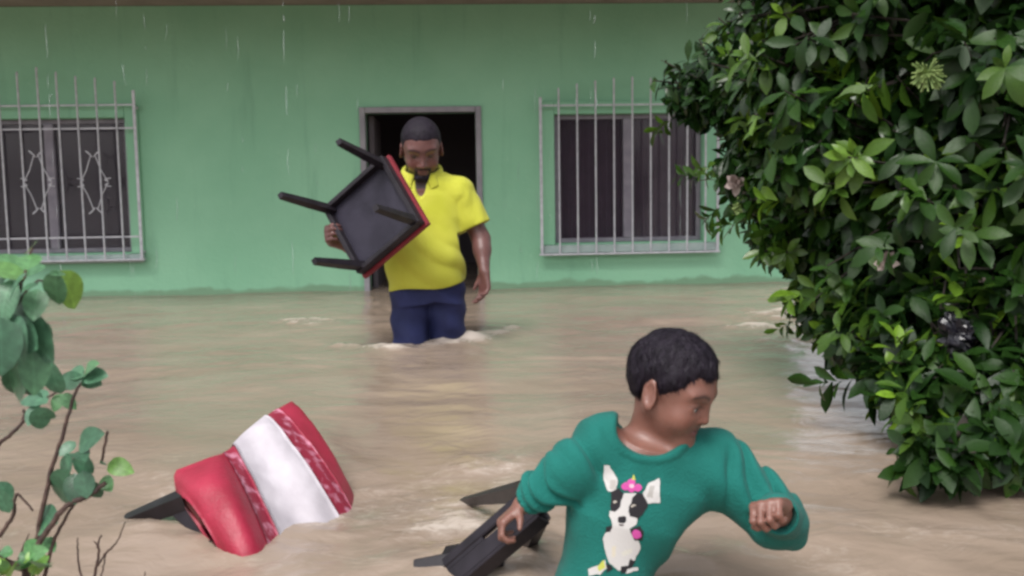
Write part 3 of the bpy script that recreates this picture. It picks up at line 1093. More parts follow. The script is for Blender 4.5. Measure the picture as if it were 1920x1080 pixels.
def hand(S, w, f, n, side, sc, curls, thumb=(0.5, 0.6, 0.4), spread=0.0):
    """wrist w, forward f, palm-facing n, side = +1 if the thumb lies along cross(f, n)"""
    f = nrm(f)
    n = nrm(np.array(n) - f * np.dot(n, f))
    l = np.cross(f, n) * side
    w = np.array(w, float)
    lat = (0.031, 0.0105, -0.0105, -0.030)
    ln = (0.092, 0.096, 0.091, 0.083)
    seg = ((0.040, 0.024, 0.020), (0.044, 0.028, 0.021), (0.041, 0.026, 0.020), (0.032, 0.020, 0.018))
    for i in range(4):
        kn = w + sc * (f * ln[i] + l * lat[i])
        S.cone(w + sc * (f * 0.012 + l * lat[i] * 0.55), kn, 0.0165 * sc, 0.0125 * sc, 0.012 * sc)
        p, d = kn, f + l * spread * (1.5 - i) * 0.2
        d = nrm(d)
        a = 0
        for j in range(3):
            a += curls[i][j]
            dd = nrm(d * math.cos(math.radians(a)) + n * math.sin(math.radians(a)))
            q = p + dd * seg[i][j] * sc
            r0, r1 = (0.0098, 0.0088, 0.0080, 0.0070)[j] * sc, (0.0098, 0.0088, 0.0080, 0.0070)[j + 1] * sc
            S.cone(p, q, r0, r1, 0.004 * sc)
            p = q
    b = w + sc * (f * 0.028 + l * 0.026 + n * 0.004)
    d1 = nrm(f * thumb[0] + l * thumb[1] + n * thumb[2])
    q = b + d1 * 0.038 * sc
    S.cone(b, q, 0.0145 * sc, 0.0105 * sc, 0.012 * sc)
    d2 = nrm(d1 + f * 0.5 + n * thumb[2] * 0.6)
    S.cone(q, q + d2 * 0.030 * sc, 0.0102 * sc, 0.008 * sc, 0.006 * sc)

def folds(S, amp, fn):
    S.noise(0, 0, 0, fn)

# ------------------------------------------------------------------ the boy
BD = 1.95
b_base = P(1150, 900, BD + 0.03)
b_base[2] = 0.0
boy = empty('person', b_base, 'child in a teal sweatshirt with a dog print, waist deep and looking sideways', 'person')
bh = 0.208
bR = rot('Z', 54) @ rot('X', 17) @ rot('Y', 4)
bc = P(1263, 722, BD)                                    # middle of the head
bT = Frame(bR, bc - bh * (bR @ V(0, 0.02, 0.52)), bh)
neck_b = P(1214, 838, BD + 0.015)
pelv = P(1098, 1175, BD + 0.06)
hip_l, hip_r = pelv + V(-0.055, 0.0, -0.02), pelv + V(0.055, 0.01, -0.02)
sh_r = P(1128, 822, BD + 0.0)
sh_l = P(1345, 850, BD + 0.05)
el_r, wr_r = P(1052, 886, BD - 0.035), P(980, 946, BD - 0.0)
el_l, wr_l = P(1462, 972, BD + 0.02), P(1459, 962, BD - 0.125)
tor_u = nrm(V(1, 0.10, 0.0))

S = SDF(P(900, 600, BD) * V(1, 1, 0) + V(0, -0.33, -0.02), P(1530, 600, BD) * V(1, 1, 0) + V(0, 0.33, 1.20), 0.0034)
head_sdf(S, bT, True)
S.cone(bT.p((0, 0.13, 0.22)), neck_b + V(0.0, 0.02, -0.01), 0.038, 0.043, 0.03)
S.cone(neck_b + V(-0.07, 0.01, -0.03), neck_b + V(0.08, 0.01, -0.04), 0.036, 0.036, 0.05)
S.loft(pelv + (pelv - neck_b) * 0.1, neck_b, tor_u, [(0, 0.07, 0.065), (0.4, 0.072, 0.066), (0.65, 0.095, 0.075), (0.86, 0.098, 0.066), (1.0, 0.05, 0.045)], 0.04)
for a, b, c in ((sh_r, el_r, wr_r), (sh_l, el_l, wr_l)):
    S.cone(a, b, 0.034, 0.028, 0.03)
    S.cone(b, c, 0.027, 0.019, 0.02)
for hp, sx in ((hip_l, -1), (hip_r, 1)):
    kn = hp + V(sx * 0.02, -0.03 if sx < 0 else 0.06, -0.27)
    an = V(kn[0] + sx * 0.01, kn[1] + 0.03, 0.05)
    S.cone(hp, kn, 0.062, 0.043, 0.03)
    S.cone(kn, an, 0.042, 0.028, 0.02)
    S.cone(an + V(0, 0.02, -0.02), an + V(0, -0.11, -0.025), 0.026, 0.022, 0.02)
# hand on the dragged chair: fingers over its edge, index and thumb apart
hf = nrm(P(945, 972, BD - 0.01) - wr_r)
hand(S, wr_r + hf * 0.0, nrm(hf + V(-0.1, -0.2, -0.1)), V(0.30, -0.25, -1.0), 1, 0.60, ((42, 62, 35), (50, 66, 35), (54, 66, 35), (56, 66, 35)), (0.5, 0.6, 0.5), 0.3)
# loose fist in front of the bent elbow
S.cone(wr_l, P(1450, 955, BD - 0.155), 0.021, 0.02, 0.02)
hand(S, P(1466, 950, BD - 0.15), nrm(V(-0.62, -0.72, 0.30)), nrm(V(0.15, -0.35, -0.9)), -1, 0.72, ((62, 78, 45), (66, 80, 45), (66, 80, 45), (66, 78, 45)), (0.7, 0.35, 0.6), 0.0)
bv, bf = S.mesh()
SKB = (0.195, 0.088, 0.066)
bcol = skin_cols(bv, bT, SKB, (0.16, 0.045, 0.045), True)
bcol = np.where((np.linalg.norm(bv - bT.p((0, 0, 0.4)), axis=1) > 0.22)[:, None], np.array(SKB) * (1 + 0.08 * fbm(bv, 30, 4, 2))[:, None], bcol)
body = mesh_obj('body', bv, bf, M['skin'], boy, cols=bcol)
eyeballs(boy, bT, 0.44, (0.15, -1, -0.12))

S = SDF(bT.p((0, 0, 0.5)) - 0.17, bT.p((0, 0, 0.5)) + 0.17, 0.0026)
hair_sdf(S, bT, 0.034, [(-0.6, 0.74), (-0.30, 0.72), (-0.22, 0.66), (-0.13, 0.54), (-0.06, 0.42), (-0.01, 0.40), (0.03, 0.52), (0.10, 0.56), (0.16, 0.46), (0.22, 0.28), (0.30, 0.18), (0.6, 0.16)])
def hair_n(X):
    q = bT.inv(X)
    return bh * (0.012 * fbm(q * V(1.0, 1.0, 0.35), 18, 6, 3))
S.noise(0, 0, 0, hair_n)
hv, hf_ = S.mesh()
def strands(v, f, T, count, length, width, seed):
    """fine tapered hairs lying on the scalp shell, combed out from the crown"""
    r_ = np.random.default_rng(seed)
    q = v[f]
    nr = np.cross(q[:, 2] - q[:, 0], q[:, 3] - q[:, 1])
    ar = np.linalg.norm(nr, axis=1)
    k = r_.choice(len(f), count, p=ar / ar.sum())
    n_ = nr[k] / ar[k][:, None]
    w4 = r_.dirichlet((1, 1, 1, 1), count)
    p = (q[k] * w4[..., None]).sum(1)
    crown = T.p((0.03, 0.30, 0.98))
    t = p - crown + r_.normal(size=p.shape) * 0.03
    t -= n_ * (t * n_).sum(1)[:, None]
    t /= np.linalg.norm(t, axis=1)[:, None] + 1e-6
    L_ = length * r_.uniform(0.6, 1.2, count)[:, None]
    d1 = t * 0.9 + n_ * r_.uniform(0.08, 0.38, count)[:, None]
    sd = np.cross(n_, t) * width
    p0 = p - n_ * 0.002
    p1 = p0 + d1 * L_ * 0.55
    p2 = p1 + (d1 - n_ * 0.35 + T.R @ V(0, 0, -0.25)) * L_ * 0.5
    vv = np.stack([p0 - sd, p0 + sd, p1 - sd * 0.8, p1 + sd * 0.8, p2], 1).reshape(-1, 3)
    b_ = np.arange(count) * 5
    ff = [(int(a), int(a + 1), int(a + 3), int(a + 2)) for a in b_] + [(int(a + 2), int(a + 3), int(a + 4)) for a in b_]
    return vv, ff
def hair_obj(v, f, T, parent, count, length, width, seed):
    vv, ff = strands(v, f, T, count, length, width, seed)
    n0 = len(v)
    mesh_obj('hair', np.vstack([v, vv]), [tuple(int(i) for i in q) for q in f] + [tuple(i + n0 for i in q) for q in ff], M['hair'], parent)
hair_obj(hv, hf_, bT, boy, 20000, 0.0145, 0.0005, 3)

# sweatshirt
S = SDF(P(900, 1180, BD) + V(-0.02, -0.30, -0.06), P(1540, 720, BD) + V(0.02, 0.32, 0.04), 0.0034)
S.loft(pelv, neck_b + V(0, 0, 0.012), tor_u, [(-0.05, 0.086, 0.085), (0.1, 0.086, 0.085), (0.30, 0.088, 0.086), (0.46, 0.102, 0.09), (0.62, 0.120, 0.094), (0.82, 0.120, 0.082), (0.94, 0.09, 0.062), (1.02, 0.06, 0.05)], 0.05)
S.cone(neck_b + V(-0.02, 0.015, -0.012), sh_r + V(0.012, 0, -0.004), 0.05, 0.043, 0.05)
S.cone(neck_b + V(0.02, 0.015, -0.012), sh_l + V(-0.012, 0, -0.004), 0.052, 0.044, 0.05)
S.cone(sh_r, el_r, 0.046, 0.038, 0.035)
S.cone(el_r, wr_r - nrm(wr_r - el_r) * 0.004, 0.038, 0.029, 0.02)
S.cone(el_r + V(0.015, 0, -0.015), el_r + V(-0.02, 0, -0.025), 0.030, 0.024, 0.03)
S.cone(sh_l, el_l, 0.046, 0.042, 0.035)
S.cone(el_l, wr_l, 0.046, 0.034, 0.02)
S.cone(el_l, el_l + V(0.03, 0.01, -0.045), 0.034, 0.018, 0.03)
S.cone(sh_l + V(0.02, 0, -0.04), el_l + V(-0.03, 0, -0.025), 0.036, 0.028, 0.04)
S.cone(neck_b + V(0.1, 0.02, -0.08), sh_l + V(0.05, 0, -0.09), 0.05, 0.028, 0.06)
def seg_fold(X, a, b, amp, freq, R, seed):
    ba = b - a
    L = np.linalg.norm(ba)
    t = ((X - a) @ ba) / (L * L)
    q = X - a - t[:, None] * ba
    d = np.linalg.norm(q, axis=1)
    ph = t * freq + 1.6 * noise3(X, 14, seed) + 3.0 * (q @ V(0.6, 0.3, 0.7)) / R
    win = np.exp(-(np.clip(d - R, 0, 1) / 0.02) ** 2) * np.clip((t + 0.05) * 5, 0, 1) * np.clip((0.98 - t) * 6, 0, 1)
    return amp * win * (0.65 - np.sqrt(np.sin(ph) ** 2 + 0.05))
def shirt_n(X):
    d = 0.0045 * fbm(X * V(1, 1, 0.6), 10, 2, 2)
    sq = (X - neck_b) @ nrm(V(0.75, 0.1, 0.65))
    d = d + 0.009 * (0.55 - np.sqrt(np.sin(sq * 26 + 2.6 * noise3(X, 7, 15)) ** 2 + 0.05)) * np.clip(((X - neck_b) @ tor_u - 0.03) * 14, 0, 1) * np.clip((neck_b[2] - X[:, 2] + 0.01) * 14, 0, 1)
    sq = (X - pelv) @ nrm(V(-0.5, 0.1, 0.85))
    d = d + 0.008 * (0.55 - np.sqrt(np.sin(sq * 24 + 2.6 * noise3(X, 7, 18)) ** 2 + 0.05)) * np.clip((0.22 - (X - pelv) @ nrm(neck_b - pelv)) * 7, 0, 1)
    d = d + seg_fold(X, sh_r, el_r, 0.015, 7, 0.05, 3) + seg_fold(X, el_r, wr_r, 0.017, 9, 0.045, 5)
    d = d + seg_fold(X, sh_l, el_l, 0.015, 7, 0.05, 7) + seg_fold(X, el_l, wr_l, 0.004, 7, 0.045, 8)
    ec = (X - nk - V(0.006, 0, 0)) @ rot('Y', 6) / V(0.066, 0.10, 0.047)
    er = (np.linalg.norm(ec, axis=1) - 1) * 0.055
    d = d - 0.0038 * np.clip(1 - np.abs(er - 0.008) / 0.010, 0, 1) ** 0.6     # ribbed neckband
    ax = nrm(neck_b - pelv)
    s = (X - pelv) @ nrm(V(0.82, 0, 0.55))
    h = ((X - pelv) @ ax)
    side = np.clip(((X - pelv) @ tor_u - 0.02) * 12, 0, 1)
    d = d + 0.0075 * side * np.clip(1.6 - h * 6, 0, 1) * np.sin(s * 75 + 2.2 * noise3(X, 9, 11))
    sideb = np.clip((-(X - pelv) @ tor_u - 0.045) * 14, 0, 1)
    d = d + 0.007 * sideb * np.sin(h * 60 + (X - pelv) @ tor_u * 40 + 2 * noise3(X, 9, 13))
    return d
nk = P(1214, 806, BD - 0.03)
S.noise(0, 0, 0, shirt_n)
S.ell(nk + V(0.006, 0, 0), (0.066, 0.10, 0.047), 0.006, 's', R=rot('Y', 6))
S.ell(neck_b + V(0.0, 0.03, 0.06), (0.055, 0.06, 0.075), 0.006, 's')
# open cuffs
S.cone(wr_r - nrm(wr_r - el_r) * 0.006, wr_r + nrm(wr_r - el_r) * 0.03, 0.021, 0.024, 0.003, 's')
S.cone(wr_l + V(0, 0.012, 0), wr_l + V(0, -0.06, 0), 0.026, 0.03, 0.003, 's')
sv, sf = S.mesh()
shirt = mesh_obj('sweatshirt', sv, sf, M['teal'], boy)
sh_bvh = BVHTree.FromPolygons([tuple(p) for p in sv], [tuple(int(i) for i in q) for q in sf])

# dog print: flat artwork lying on the shirt front, drawn as coloured cells
def inpoly(x, y, poly):
    poly = np.array(poly, float)
    r = np.zeros(x.shape, bool)
    j = len(poly) - 1
    for i in range(len(poly)):
        xi, yi = poly[i]
        xj, yj = poly[j]
        r ^= ((yi > y) != (yj > y)) & (x < (xj - xi) * (y - yi) / (yj - yi + 1e-9) + xi)
        j = i
    return r
WH, BK, PK, GR = (0.56, 0.54, 0.53), (0.022, 0.02, 0.024), (0.55, 0.08, 0.32), (0.50, 0.52, 0.10)
ART = [
    ('p', [(803, 628), (828, 632), (850, 668), (862, 700), (850, 742), (820, 738), (802, 690)], WH),
    ('p', [(830, 690), (850, 690), (852, 732), (830, 730)], (0.45, 0.42, 0.40)),
    ('p', [(1030, 682), (1030, 782), (984, 788), (956, 748), (984, 704)], WH),
    ('p', [(990, 715), (1010, 712), (1000, 765), (978, 760)], (0.40, 0.38, 0.36)),
    ('p', [(832, 742), (866, 722), (884, 745), (940, 742), (962, 745), (984, 790), (962, 832), (944, 850), (905, 880), (850, 850), (828, 800)], BK),
    ('p', [(884, 745), (934, 742), (918, 770), (902, 800), (908, 838), (938, 846), (936, 872), (906, 888), (866, 892), (838, 868), (826, 838), (826, 812), (850, 822), (872, 800), (876, 770)], WH),
    ('e', (856, 786, 17, 14), BK), ('e', (850, 780, 9, 7), (0.42, 0.38, 0.33)), ('e', (858, 788, 6, 6), BK),
    ('e', (926, 802, 19, 15), BK), ('e', (922, 796, 9, 7), (0.42, 0.38, 0.33)), ('e', (928, 802, 6, 6), BK),
    ('e', (877, 851, 17, 14), BK), ('e', (874, 872, 9, 4), (0.10, 0.08, 0.08)),
    ('e', (891, 716, 17, 17), PK), ('e', (940, 722, 17, 17), PK), ('e', (915, 700, 16, 16), PK), ('e', (914, 727, 16, 14), PK), ('e', (915, 715, 10, 9), (0.75, 0.45, 0.55)),
    ('p', [(915, 690), (924, 668), (936, 692)], GR),
    ('p', [(840, 868), (880, 892), (926, 884), (940, 920), (952, 968), (932, 1008), (905, 1046), (862, 1058), (828, 1030), (812, 990), (798, 930), (812, 895)], WH),
    ('p', [(812, 880), (840, 872), (832, 902), (808, 905)], BK),
    ('p', [(908, 890), (950, 876), (964, 900), (958, 936), (926, 934)], BK), ('e', (936, 910, 17, 19), PK),
    ('p', [(835, 960), (852, 956), (848, 1000), (834, 1004)], (0.60, 0.55, 0.45)), ('p', [(870, 985), (920, 965), (915, 985), (880, 1000)], (0.60, 0.58, 0.52)),
    ('p', [(738, 1050), (790, 1030), (812, 1010), (818, 1046), (790, 1072), (745, 1078)], WH), ('p', [(778, 1040), (805, 1010), (812, 1042), (786, 1062)], GR),
    ('p', [(818, 1020), (842, 1050), (812, 1070)], BK), ('p', [(872, 1040), (902, 1036), (910, 1010), (930, 1020), (915, 1062), (872, 1070)], BK),
    ('p', [(900, 1050), (940, 1042), (945, 1056), (890, 1072)], WH),
]
zx, zy = np.meshgrid(np.arange(730, 1040, 1.7), np.arange(620, 1092, 1.7), indexing='ij')
jx, jy = zx + 3 * noise3(np.stack([zx, zy, zx * 0], -1), 0.06, 3), zy + 3 * noise3(np.stack([zx, zy, zx * 0], -1), 0.06, 5)
art = np.zeros((*zx.shape, 3))
on = np.zeros(zx.shape, bool)
for kind, dat, c in ART:
    m = inpoly(jx, jy, dat) if kind == 'p' else ((jx - dat[0]) / dat[2]) ** 2 + ((jy - dat[1]) / dat[3]) ** 2 < 1
    art[m] = c
    on |= m
pts = np.zeros((*zx.shape, 3))
hit = np.zeros(zx.shape, bool)
for i in range(zx.shape[0]):
    for j in range(zx.shape[1]):
        if not on[max(i - 1, 0):i + 2, max(j - 1, 0):j + 2].any():
            continue
        d = Vector(ray(760 + zx[i, j] / 2.16, 580 + zy[i, j] / 2.16)).normalized()
        p, n, _, _ = sh_bvh.ray_cast(Vector(CO), d)
        if p is not None:
            if n.dot(d) > 0:
                n = -n
            pts[i, j] = np.array(p + n * 0.0016)
            hit[i, j] = True
fa = grid_faces(*zx.shape)
okf = (on & hit).ravel()[fa].all(1)
fa = fa[okf][:, ::-1]
use, inv_ = np.unique(fa, return_inverse=True)
mesh_obj('dog_print', pts.reshape(-1, 3)[use], inv_.reshape(-1, 4), M['print'], shirt, cols=art.reshape(-1, 3)[use])

# ------------------------------------------------------------------ the man
MD = 5.3
m_base = P(805, 640, MD)
m_base[2] = 0.0
man = empty('person', m_base, 'bearded adult in a yellow polo and navy shorts carrying a stool', 'person')
mh = 0.298
mR = rot('Z', 8) @ rot('X', 27) @ rot('Y', -2)
mc = P(790, 277, MD - 0.05)
mT = Frame(mR, mc - mh * (mR @ V(0, 0.0, 0.5)), mh)
mneck = P(792, 338, MD + 0.05)
mpelv = P(803, 545, MD + 0.04)
msr, msl = P(736, 358, MD + 0.05), P(862, 362, MD + 0.05)
mer, mwr = P(676, 462, MD - 0.02), P(622, 452, MD - 0.24)
mel, mwl = P(902, 448, MD + 0.05), P(908, 508, MD - 0.03)
S = SDF(m_base + V(-0.65, -0.55, -0.02), m_base + V(0.42, 0.36, 1.85), 0.0065)
head_sdf(S, mT, False)
S.cone(mT.p((0, 0.12, 0.22)), mneck, 0.066, 0.072, 0.04)
S.cone(mneck + V(-0.1, 0.0, -0.05), mneck + V(0.1, 0.0, -0.05), 0.05, 0.05, 0.08)
S.loft(mpelv, mneck, V(1, 0, 0), [(0, 0.17, 0.125), (0.3, 0.175, 0.14), (0.65, 0.18, 0.125), (0.9, 0.13, 0.09), (1.0, 0.07, 0.06)], 0.08)
for a, b, c in ((msr, mer, mwr), (msl, mel, mwl)):
    S.cone(a, b, 0.060, 0.046, 0.05)
    S.cone(b, b + (c - b) * 0.35, 0.044, 0.043, 0.03)
    S.cone(b + (c - b) * 0.35, c, 0.043, 0.029, 0.03)
mkn = []
for sx, kf in ((-1, -0.10), (1, 0.02)):
    hp = mpelv + V(sx * 0.095, 0, -0.02)
    kn = V(hp[0] + sx * 0.0, hp[1] + kf, 0.50)
    an = V(kn[0] + sx * 0.02, kn[1] + 0.10, 0.08)
    mkn.append((hp, kn))
    S.cone(hp, kn, 0.092, 0.062, 0.05)
    S.cone(kn, an, 0.06, 0.042, 0.04)
    S.cone(an + V(0, 0.04, -0.03), an + V(0, -0.17, -0.045), 0.04, 0.033, 0.03)
S2 = S
hand(S, mwl, nrm(V(0.02, -0.12, -1)), nrm(V(-0.6, -0.5, 0)), 1, 1.06, ((22, 30, 18), (26, 34, 20), (30, 36, 22), (32, 38, 24)), (0.8, 0.35, 0.35), 0.1)
hand(S, mwr + V(0.01, 0.03, 0), nrm(V(-0.15, -0.55, 0.25)), nrm(V(0.9, -0.15, 0.1)), 1, 1.06, ((58, 58, 30), (60, 60, 30), (62, 60, 30), (62, 60, 30)), (0.5, 0.5, 0.5), 0.1)
mv, mf = S.mesh()
SKM = (0.135, 0.060, 0.054)
mcol = skin_cols(mv, mT, SKM, (0.13, 0.05, 0.05), False, beard=True)
far = np.linalg.norm(mv - mT.p((0, 0, 0.42)), axis=1) > 0.20
mcol = np.where(far[:, None], np.array(SKM) * (1 + 0.08 * fbm(mv, 14, 4, 2))[:, None], mcol)
mesh_obj('body', mv, mf, M['skin'], man, cols=mcol)
eyeballs(man, mT, 0.48, (0.1, -1, -0.9), (0.06, 0.045, 0.04))
S = SDF(mT.p((0, 0, 0.5)) - 0.2, mT.p((0, 0, 0.5)) + 0.2, 0.005)
hair_sdf(S, mT, 0.016, [(-0.6, 0.76), (-0.25, 0.76), (-0.16, 0.70), (-0.10, 0.58), (-0.04, 0.50), (0.0, 0.5), (0.04, 0.56), (0.12, 0.56), (0.2, 0.36), (0.3, 0.24), (0.6, 0.2)])
hv, hf_ = S.mesh()
hair_obj(hv, hf_, mT, man, 6000, 0.008, 0.0009, 4)
# beard: short shell hugging the chin and jaw
S = SDF(mT.p((0, -0.2, 0.1)) - 0.12, mT.p((0, -0.2, 0.1)) + 0.12, 0.0045)
S.ell((0, -0.265, 0.070), (0.15, 0.115, 0.115), 0.04, T=mT)
for s in (-1, 1):
    S.cone((s * 0.21, -0.05, 0.20), (s * 0.06, -0.25, 0.075), 0.075, 0.085, 0.05, T=mT)
    S.cone((s * 0.02, -0.352, 0.268), (s * 0.11, -0.315, 0.225), 0.022, 0.022, 0.01, T=mT)
    S.cone((s * 0.11, -0.315, 0.225), (s * 0.10, -0.30, 0.12), 0.024, 0.03, 0.02, T=mT)
S.noise(0.003, 60, 4)
v_, f_ = S.mesh()
mesh_obj('beard', v_, f_, M['hair'], man)

# polo shirt
S = SDF(m_base + V(-0.55, -0.45, 0.75), m_base + V(0.42, 0.36, 1.72), 0.0062)
S.loft(P(800, 545, MD + 0.03), mneck + V(0, 0, 0.01), V(1, 0, 0), [(-0.02, 0.198, 0.165), (0.12, 0.205, 0.170), (0.35, 0.212, 0.175), (0.62, 0.205, 0.152), (0.82, 0.19, 0.125), (0.93, 0.15, 0.10), (1.0, 0.10, 0.08)], 0.08)
S.cone(mneck + V(-0.05, 0, -0.03), msr + V(0.02, 0, 0.0), 0.085, 0.078, 0.07)
S.cone(mneck + V(0.05, 0, -0.03), msl + V(-0.02, 0, 0.0), 0.085, 0.078, 0.07)
S.cone(msr, msr + (mer - msr) * 0.72, 0.080, 0.082, 0.05)
S.cone(msl, msl + (mel - msl) * 0.74, 0.080, 0.084, 0.05)
S.ell(P(795, 490, MD - 0.07), (0.13, 0.10, 0.12), 0.1)
def polo_n(X):
    d = 0.004 * fbm(X, 7, 2, 2)
    s = (X - mpelv) @ nrm(V(0.5, 0, 0.86))
    d = d + 0.013 * (0.6 - np.sqrt(np.sin(s * 21 + 3.5 * noise3(X, 4, 4)) ** 2 + 0.04)) * np.clip((1.36 - X[:, 2]) * 4, 0.15, 1)
    d = d + seg_fold(X, msl, mel, 0.006, 6, 0.085, 5) + seg_fold(X, msr, mer, 0.006, 6, 0.085, 6)
    s2 = (X - mneck) @ nrm(V(0.8, 0, 0.6))
    d = d + 0.006 * (0.6 - np.sqrt(np.sin(s2 * 17 + 3.5 * noise3(X, 4, 9)) ** 2 + 0.04)) * np.clip((X[:, 0] - mneck[0]) * 8, 0, 1) * np.clip((X[:, 2] - 1.2) * 5, 0, 1)
    return d
S.noise(0, 0, 0, polo_n)
# hem cut in a slant, sleeve ends, neck opening
hz = P(790, 548, MD)[2]
hem_n = nrm(V(-0.13, 0.0, 1))
hp0 = P(795, 541, MD - 0.1)
S.apply(lambda X: -(X - hp0) @ hem_n - 0.012 * np.sin((X[..., 0] - hp0[0]) * 16), m_base + V(-0.6, -0.5, 0.7), m_base + V(0.5, 0.4, 1.8), 0.004, 'i')
for a, b in ((msr, mer), (msl, mel)):
    ax = nrm(b - a)
    e_ = a + (b - a) * 0.70
    S.cone(e_, e_ + ax * 0.02, 0.056, 0.056, 0.004, 's')
    def cutf(X, e_=e_, ax=ax):
        return np.maximum(0.01 - (X - e_) @ ax + 0.0, np.linalg.norm(X - e_ - ax * 0.06, axis=-1) - 0.16)
    S.apply(cutf, e_ - 0.15, e_ + 0.2, 0.004, 's')
S.ell(mneck + V(0, -0.015, 0.06), (0.078, 0.082, 0.085), 0.008, 's')
S.ell(mneck + V(0.0, -0.12, -0.01), (0.030, 0.05, 0.085), 0.008, 's', R=rot('X', -20))
sv2, sf2 = S.mesh()
polo = mesh_obj('polo_shirt', sv2, sf2, M['yellow'], man)
# collar: folded band round the neck, open at the throat
S = SDF(mneck - 0.2, mneck + 0.2, 0.0045)
na = 60
ring = []
for i in range(na):
    a = math.radians(-90 + 26 + (308 * i / (na - 1)))
    ring.append(mneck + V(0.096 * math.cos(a), 0.098 * math.sin(a) - 0.012, 0.052 + 0.036 * math.sin(a) + 0.0))
for i in range(na - 1):
    S.cone(ring[i], ring[i + 1], 0.009, 0.009, 0.006)
    o1 = nrm((ring[i] - mneck) * V(1, 1, 0)) * 0.020 + V(0, 0, -0.034)
    S.cone(ring[i], ring[i] + o1, 0.007, 0.005, 0.012)
for s_, q in ((-1, ring[-1]), (1, ring[0])):
    for w_ in np.linspace(0, 1, 8):
        S.cone(q + V(s_ * 0.02 * w_, 0.004 * w_, 0.004 * w_), q + V(s_ * (0.012 + 0.034 * w_), -0.020 + 0.012 * w_, -0.062 + 0.018 * w_), 0.006, 0.005, 0.012)
v_, f_ = S.mesh()
mesh_obj('collar', v_, f_, M['yellow'], polo)
# shorts
S = SDF(m_base + V(-0.36, -0.36, 0.35), m_base + V(0.36, 0.34, 1.15), 0.0065)
S.loft(P(803, 565, MD + 0.04), P(800, 505, MD + 0.04), V(1, 0, 0), [(-0.1, 0.185, 0.14), (0.5, 0.19, 0.15), (1.0, 0.18, 0.145)], 0.04)
for hp, kn in mkn:
    S.cone(hp, kn + V(0, 0, -0.02), 0.106, 0.092, 0.02)
S.noise(0, 0, 0, lambda X: 0.006 * fbm(X * V(1, 1, 0.5), 9, 3, 2) + 0.006 * np.sin((X @ V(0.6, 0.2, 0.9)) * 46 + 3 * noise3(X, 6, 2)))
v_, f_ = S.mesh()
mesh_obj('shorts', v_, f_, M['navy'], man)

# ------------------------------------------------------------------ stool carried by the man
ln = nrm(V(-0.46, -0.86, 0.21))                   # legs point this way, towards the camera and left
sc0 = P(703, 405, 4.93)
q = [on_plane(px, py, sc0, ln) for px, py in ((715, 306), (800, 400), (685, 512), (605, 390))]
su = nrm((q[0] - q[3]) + (q[1] - q[2]))
sv_ = nrm(np.cross(ln, su))
hu = 0.25 * (np.linalg.norm(q[0] - q[3]) + np.linalg.norm(q[1] - q[2]))
hv2 = 0.25 * (np.linalg.norm(q[0] - q[1]) + np.linalg.norm(q[3] - q[2]))
print('stool half sizes', hu, hv2)
stool = empty('stool', sc0, 'black four-legged stool with red seat edge carried under the arm', 'stool')
MB().box(sc0, su * (hu - 0.012), sv_ * (hv2 - 0.012), ln * 0.008, 0.003).build('seat_board', M['board'], stool)
for (a, la, b, lb) in ((su, hu, sv_, hv2), (sv_, hv2, su, hu)):
    for s in (-1, 1):
        w_ = lb if a is su else lb - 0.024
        MB().box(sc0 + a * s * (la - 0.012) + ln * 0.022, a * 0.012, b * w_, ln * 0.028, 0.003).build('apron', M['black'], stool)
cu = MB()
nn = 15
def cushion(mb, c, u, v, n, hu, hv, th, rnd=0.03, dome=0.02):
    """padded block, rounded edge, domed top on the -n side"""
    g_ = []
    for i in range(nn):
        for j in range(nn):
            a, b = 2 * i / (nn - 1) - 1, 2 * j / (nn - 1) - 1
            e = max(abs(a), abs(b))
            edge = max(0, (e - 0.8) / 0.2)
            k = 1 - 0.0 * edge
            g_.append(c + u * hu * a * k + v * hv * b * k - n * (th * math.sqrt(max(0, 1 - edge ** 2 * 0.75)) + dome * (1 - a * a) * (1 - b * b)))
    bt = [c + u * hu * (2 * i / (nn - 1) - 1) + v * hv * (2 * j / (nn - 1) - 1) for i in range(nn) for j in range(nn)]
    f = grid_faces(nn, nn).tolist()
    n0 = nn * nn
    fs = [tuple(r) for r in f] + [tuple(x + n0 for x in r[::-1]) for r in f]
    per = [(i, 0) for i in range(nn)] + [(nn - 1, j) for j in range(1, nn)] + [(i, nn - 1) for i in range(nn - 2, -1, -1)] + [(0, j) for j in range(nn - 2, 0, -1)]
    ids = [i * nn + j for i, j in per]
    for x, y in zip(ids, ids[1:] + ids[:1]):
        fs.append((y, x, x + n0, y + n0))
    mb.add(g_ + bt, fs)
cushion(cu, sc0 - ln * 0.009, su, sv_, ln, hu + 0.010, hv2 + 0.010, 0.050)
cu.build('cushion', M['darkred'], stool, smooth=False)
LEGL = 0.37
for a, b in ((1, 1), (1, -1), (-1, 1), (-1, -1)):
    p0 = sc0 + su * a * (hu - 0.03) + sv_ * b * (hv2 - 0.03) + ln * 0.009
    d = nrm(ln + su * a * 0.05 + sv_ * b * 0.05)
    m = MB()
    p1 = p0 + d * LEGL
    m.tube([p0, p0 + d * LEGL * 0.5, p1], [0.026, 0.024, 0.019], 4)
    m.build('leg', M['black'], stool)

